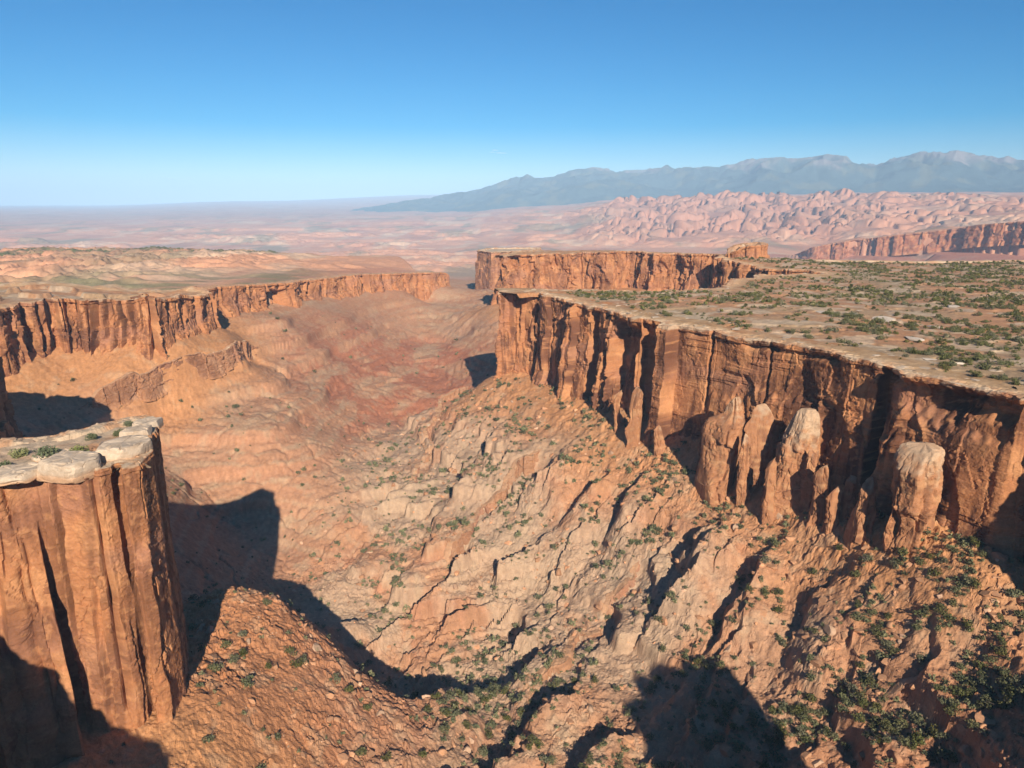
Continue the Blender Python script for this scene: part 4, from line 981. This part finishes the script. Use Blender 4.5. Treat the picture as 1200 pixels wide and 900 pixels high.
z_, _c4, own_, inf = ground(Q[:, 0], Q[:, 1]); dW = inf['dW']
n_ = fbm(Q[:, 0] / 20, Q[:, 1] / 20, 3, 321)
den = .02 + .12 * sst(-.1, .4, n_) * sst(70, 15, dW) + .14 * inf['spur'] * sst(-.25, .3, n_) + .16 * sst(300, 200, Q[:, 1]) * sst(10, 80, Q[:, 0]) * sst(-.2, .3, n_) + .04 * inf['zone_r']
ok = (own_ == 0) & (inf['dL'] > 3) & (dW > 2) & (inf['sT'] < -3) & (inf['sD'] < 0) & (g.random(len(Q)) < den * 2.6)
Q, z_ = Q[ok], z_[ok]; size = .4 + 3.2 * g.random(len(Q)) ** 4.5
P = np.concatenate([Q, z_[:, None]], 1); vis, px_, py_, f_ = in_view(P); P, size, f_ = P[vis], size[vis], f_[vis]
def bl_(p):
    if p[0] < -10 and p[1] < 320: return 'orange sandstone block on the rubble spur beside the tower'
    if p[1] < 235: return 'reddish boulder among junipers in the lower right corner'
    return 'fallen sandstone block on the slope below the long right cliff'
print('boulders', len(P), time.time() - T0)
scatter(P, size, f_, BP, BL, 'boulder', 'rubble', 'boulder', 'fallen blocks on the rubble slopes', bl_, M_BOULDER, sink=.25)
# pale slickrock slabs lying on the right plateau
for k, (px, py, w_, lab) in enumerate([(1040, 372, 30, 'largest pale flat slab on the right plateau'), (1000, 368, 16, 'pale slab left of the largest plateau slab'), (1068, 376, 18, 'pale slab right of the largest plateau slab'),
        (1095, 378, 18, 'pale flat slab ending the row of plateau slabs'), (1006, 362, 8, 'small cream block behind the plateau slabs'), (1119, 358, 20, 'lone pale slab beside a big plateau shrub'), (965, 366, 18, 'leftmost pale slab among the plateau shrubs'),
        (1090, 418, 14, 'pale loose slab close to the right cliff rim'), (1122, 424, 12, 'pale cracked slab near the right cliff rim'), (1070, 395, 24, 'broad low slab midway to the cliff rim')]):
    x, y, _ = at(px, py, 1.5); zz = float(ground(np.array([x]), np.array([y]), False)[0]); wm = w_ / FOC * math.hypot(y, 70) * .62
    o = bpy.data.objects.new('flat_rock', BP[k % 8].copy()); COL.objects.link(o); me = o.data
    a = me.attributes['Col']; a.data.foreach_set('color', np.tile(np.array([.54, .44, .34, 1], f32), len(me.vertices)))
    o.location = (x, y, zz + .25); o.scale = (wm, wm * 1.1, max(.8, wm * .22)); o.rotation_euler = (0, 0, k * 1.3); tag(o, lab, 'flat rock', 'pale slabs on the right plateau')
Q = g.uniform((-10, 235), (330, 620), size=(9000, 2)).astype(f32); sr = sd_poly(Q[:, 0], Q[:, 1], R_POLY)
ok = (sr > 1.5) & (sr < 70) & (g.random(len(Q)) < .55 * np.exp(-sr / 22) * sst(-.25, .25, fbm(Q[:, 0] / 18, Q[:, 1] / 18, 2, 331))); Q = Q[ok]
z_ = np.where(sr[ok] > 22, ground(Q[:, 0], Q[:, 1], False), plateau_z(Q[:, 0], Q[:, 1], sr[ok], 'R') + .25); size = .7 + 3.0 * g.random(len(Q)) ** 3
P = np.concatenate([Q, z_[:, None]], 1); vis, px_, py_, f_ = in_view(P); P, size, f_ = P[vis], size[vis], f_[vis]
def flat(seed, sub=3):
    v, f, c = boulder(seed, sub); v = v * (1.25, 1.0, .32); c[:] = (.47, .355, .25); c *= .85 + .3 * ((seed * 37) % 10) / 10; return v, f, c
scatter(P, size, f_, [proto_mesh('flat_rock', *flat(850 + k), M_BOULDER) for k in range(6)], [flat(860 + k, 1) for k in range(6)], 'flat_rock', 'flat_rubble', 'flat rock', 'loose slabs along the rim of the right mesa', lambda p: 'loose pale sandstone slab along the rim of the right mesa', M_BOULDER, nmax=200, sink=.05)
print('things', time.time() - T0)

# ------------------------------------------------------------------ two wisps of cloud, far beyond the air box
mc, cnt, cb = new_mat('cloud_wisp'); cnt.nodes.remove(cb)
cv = cnt.nodes.new('ShaderNodeVolumePrincipled'); cv.inputs['Color'].default_value = (1, 1, 1, 1); cv.inputs['Density'].default_value = .0016
cnt.links.new(cv.outputs[0], cnt.nodes['Material Output'].inputs['Volume'])
for px, py, w_, lab in ((583, 177, 620, 'tiny white cloud wisp above the canyon mouth'), (197, 207.5, 620, 'tiny faint cloud wisp low over the left horizon')):
    D = 60000; x, y, z = aty(px, py, D)
    VV, FF, off = [], [], 0
    for k in range(5):
        v, f, c = boulder(900 + k, 2); q = v * (w_ * (.5 + .25 * g.random()), 300, 90 * (.5 + .5 * g.random())) + (x + (k - 2) * w_ * .32, y + k * 700, z + g.normal() * 70)
        VV.append(q); FF.append(f + off); off += len(v)
    o = mesh_obj('cloud', np.concatenate(VV), np.concatenate(FF), mc); tag(o, lab, 'cloud', 'clouds in the sky')

# ------------------------------------------------------------------ sky, sun, air
SUN_EL, SUN_DIR_AZ = R(27.5), R(12)            # light travels forward and 10 degrees to the left
w = bpy.data.worlds.new('World'); scene.world = w; w.use_nodes = True
nt = w.node_tree; bg = nt.nodes['Background']; sky = nt.nodes.new('ShaderNodeTexSky'); sky.sky_type = 'NISHITA'; sky.sun_disc = False
sky.sun_elevation = SUN_EL
to_sun = np.array([math.sin(SUN_DIR_AZ) * math.cos(SUN_EL), -math.cos(SUN_DIR_AZ) * math.cos(SUN_EL), math.sin(SUN_EL)])
sky.sun_rotation = math.atan2(to_sun[0], to_sun[1])
sky.altitude = 1500; sky.air_density = 1.0; sky.dust_density = .1; sky.ozone_density = 3.5
hs = nt.nodes.new('ShaderNodeHueSaturation'); hs.inputs['Saturation'].default_value = 1.82; nt.links.new(sky.outputs[0], hs.inputs['Color']); nt.links.new(hs.outputs[0], bg.inputs[0]); bg.inputs[1].default_value = .06
ld = bpy.data.lights.new('sun', 'SUN'); ld.energy = 5.0; ld.angle = R(.5); ld.color = (1, .90, .76)
lo = bpy.data.objects.new('sun', ld); COL.objects.link(lo)
from mathutils import Vector
lo.rotation_euler = Vector(to_sun).to_track_quat('Z', 'Y').to_euler()

HB = 46000
hv = [(-HB, -HB, -331), (HB, -HB, -331), (HB, HB, -331), (-HB, HB, -331), (-HB, -HB, 1120), (HB, -HB, 1120), (HB, HB, 1120), (-HB, HB, 1120)]
hf = [(3, 2, 1, 0), (4, 5, 6, 7), (0, 1, 5, 4), (1, 2, 6, 5), (2, 3, 7, 6), (3, 0, 4, 7)]
hm, hnt, hb_ = new_mat('haze_air'); hnt.nodes.remove(hb_)
pv = hnt.nodes.new('ShaderNodeVolumePrincipled'); pv.inputs['Color'].default_value = (.46, .70, 1, 1); pv.inputs['Density'].default_value = 5.0e-5
pv.inputs['Anisotropy'].default_value = -.3
hnt.links.new(pv.outputs[0], hnt.nodes['Material Output'].inputs['Volume'])
hz_o = mesh_obj('haze', hv, hf, hm, smooth=False); tag(hz_o, kind='stuff')

scene.view_settings.view_transform = 'Standard'; scene.view_settings.look = 'None'; scene.view_settings.exposure = .68; scene.view_settings.gamma = 1
scene.cycles.use_denoising = True
scene.cycles.max_bounces = 4; scene.cycles.volume_bounces = 0; scene.cycles.diffuse_bounces = 2
print('done', time.time() - T0)
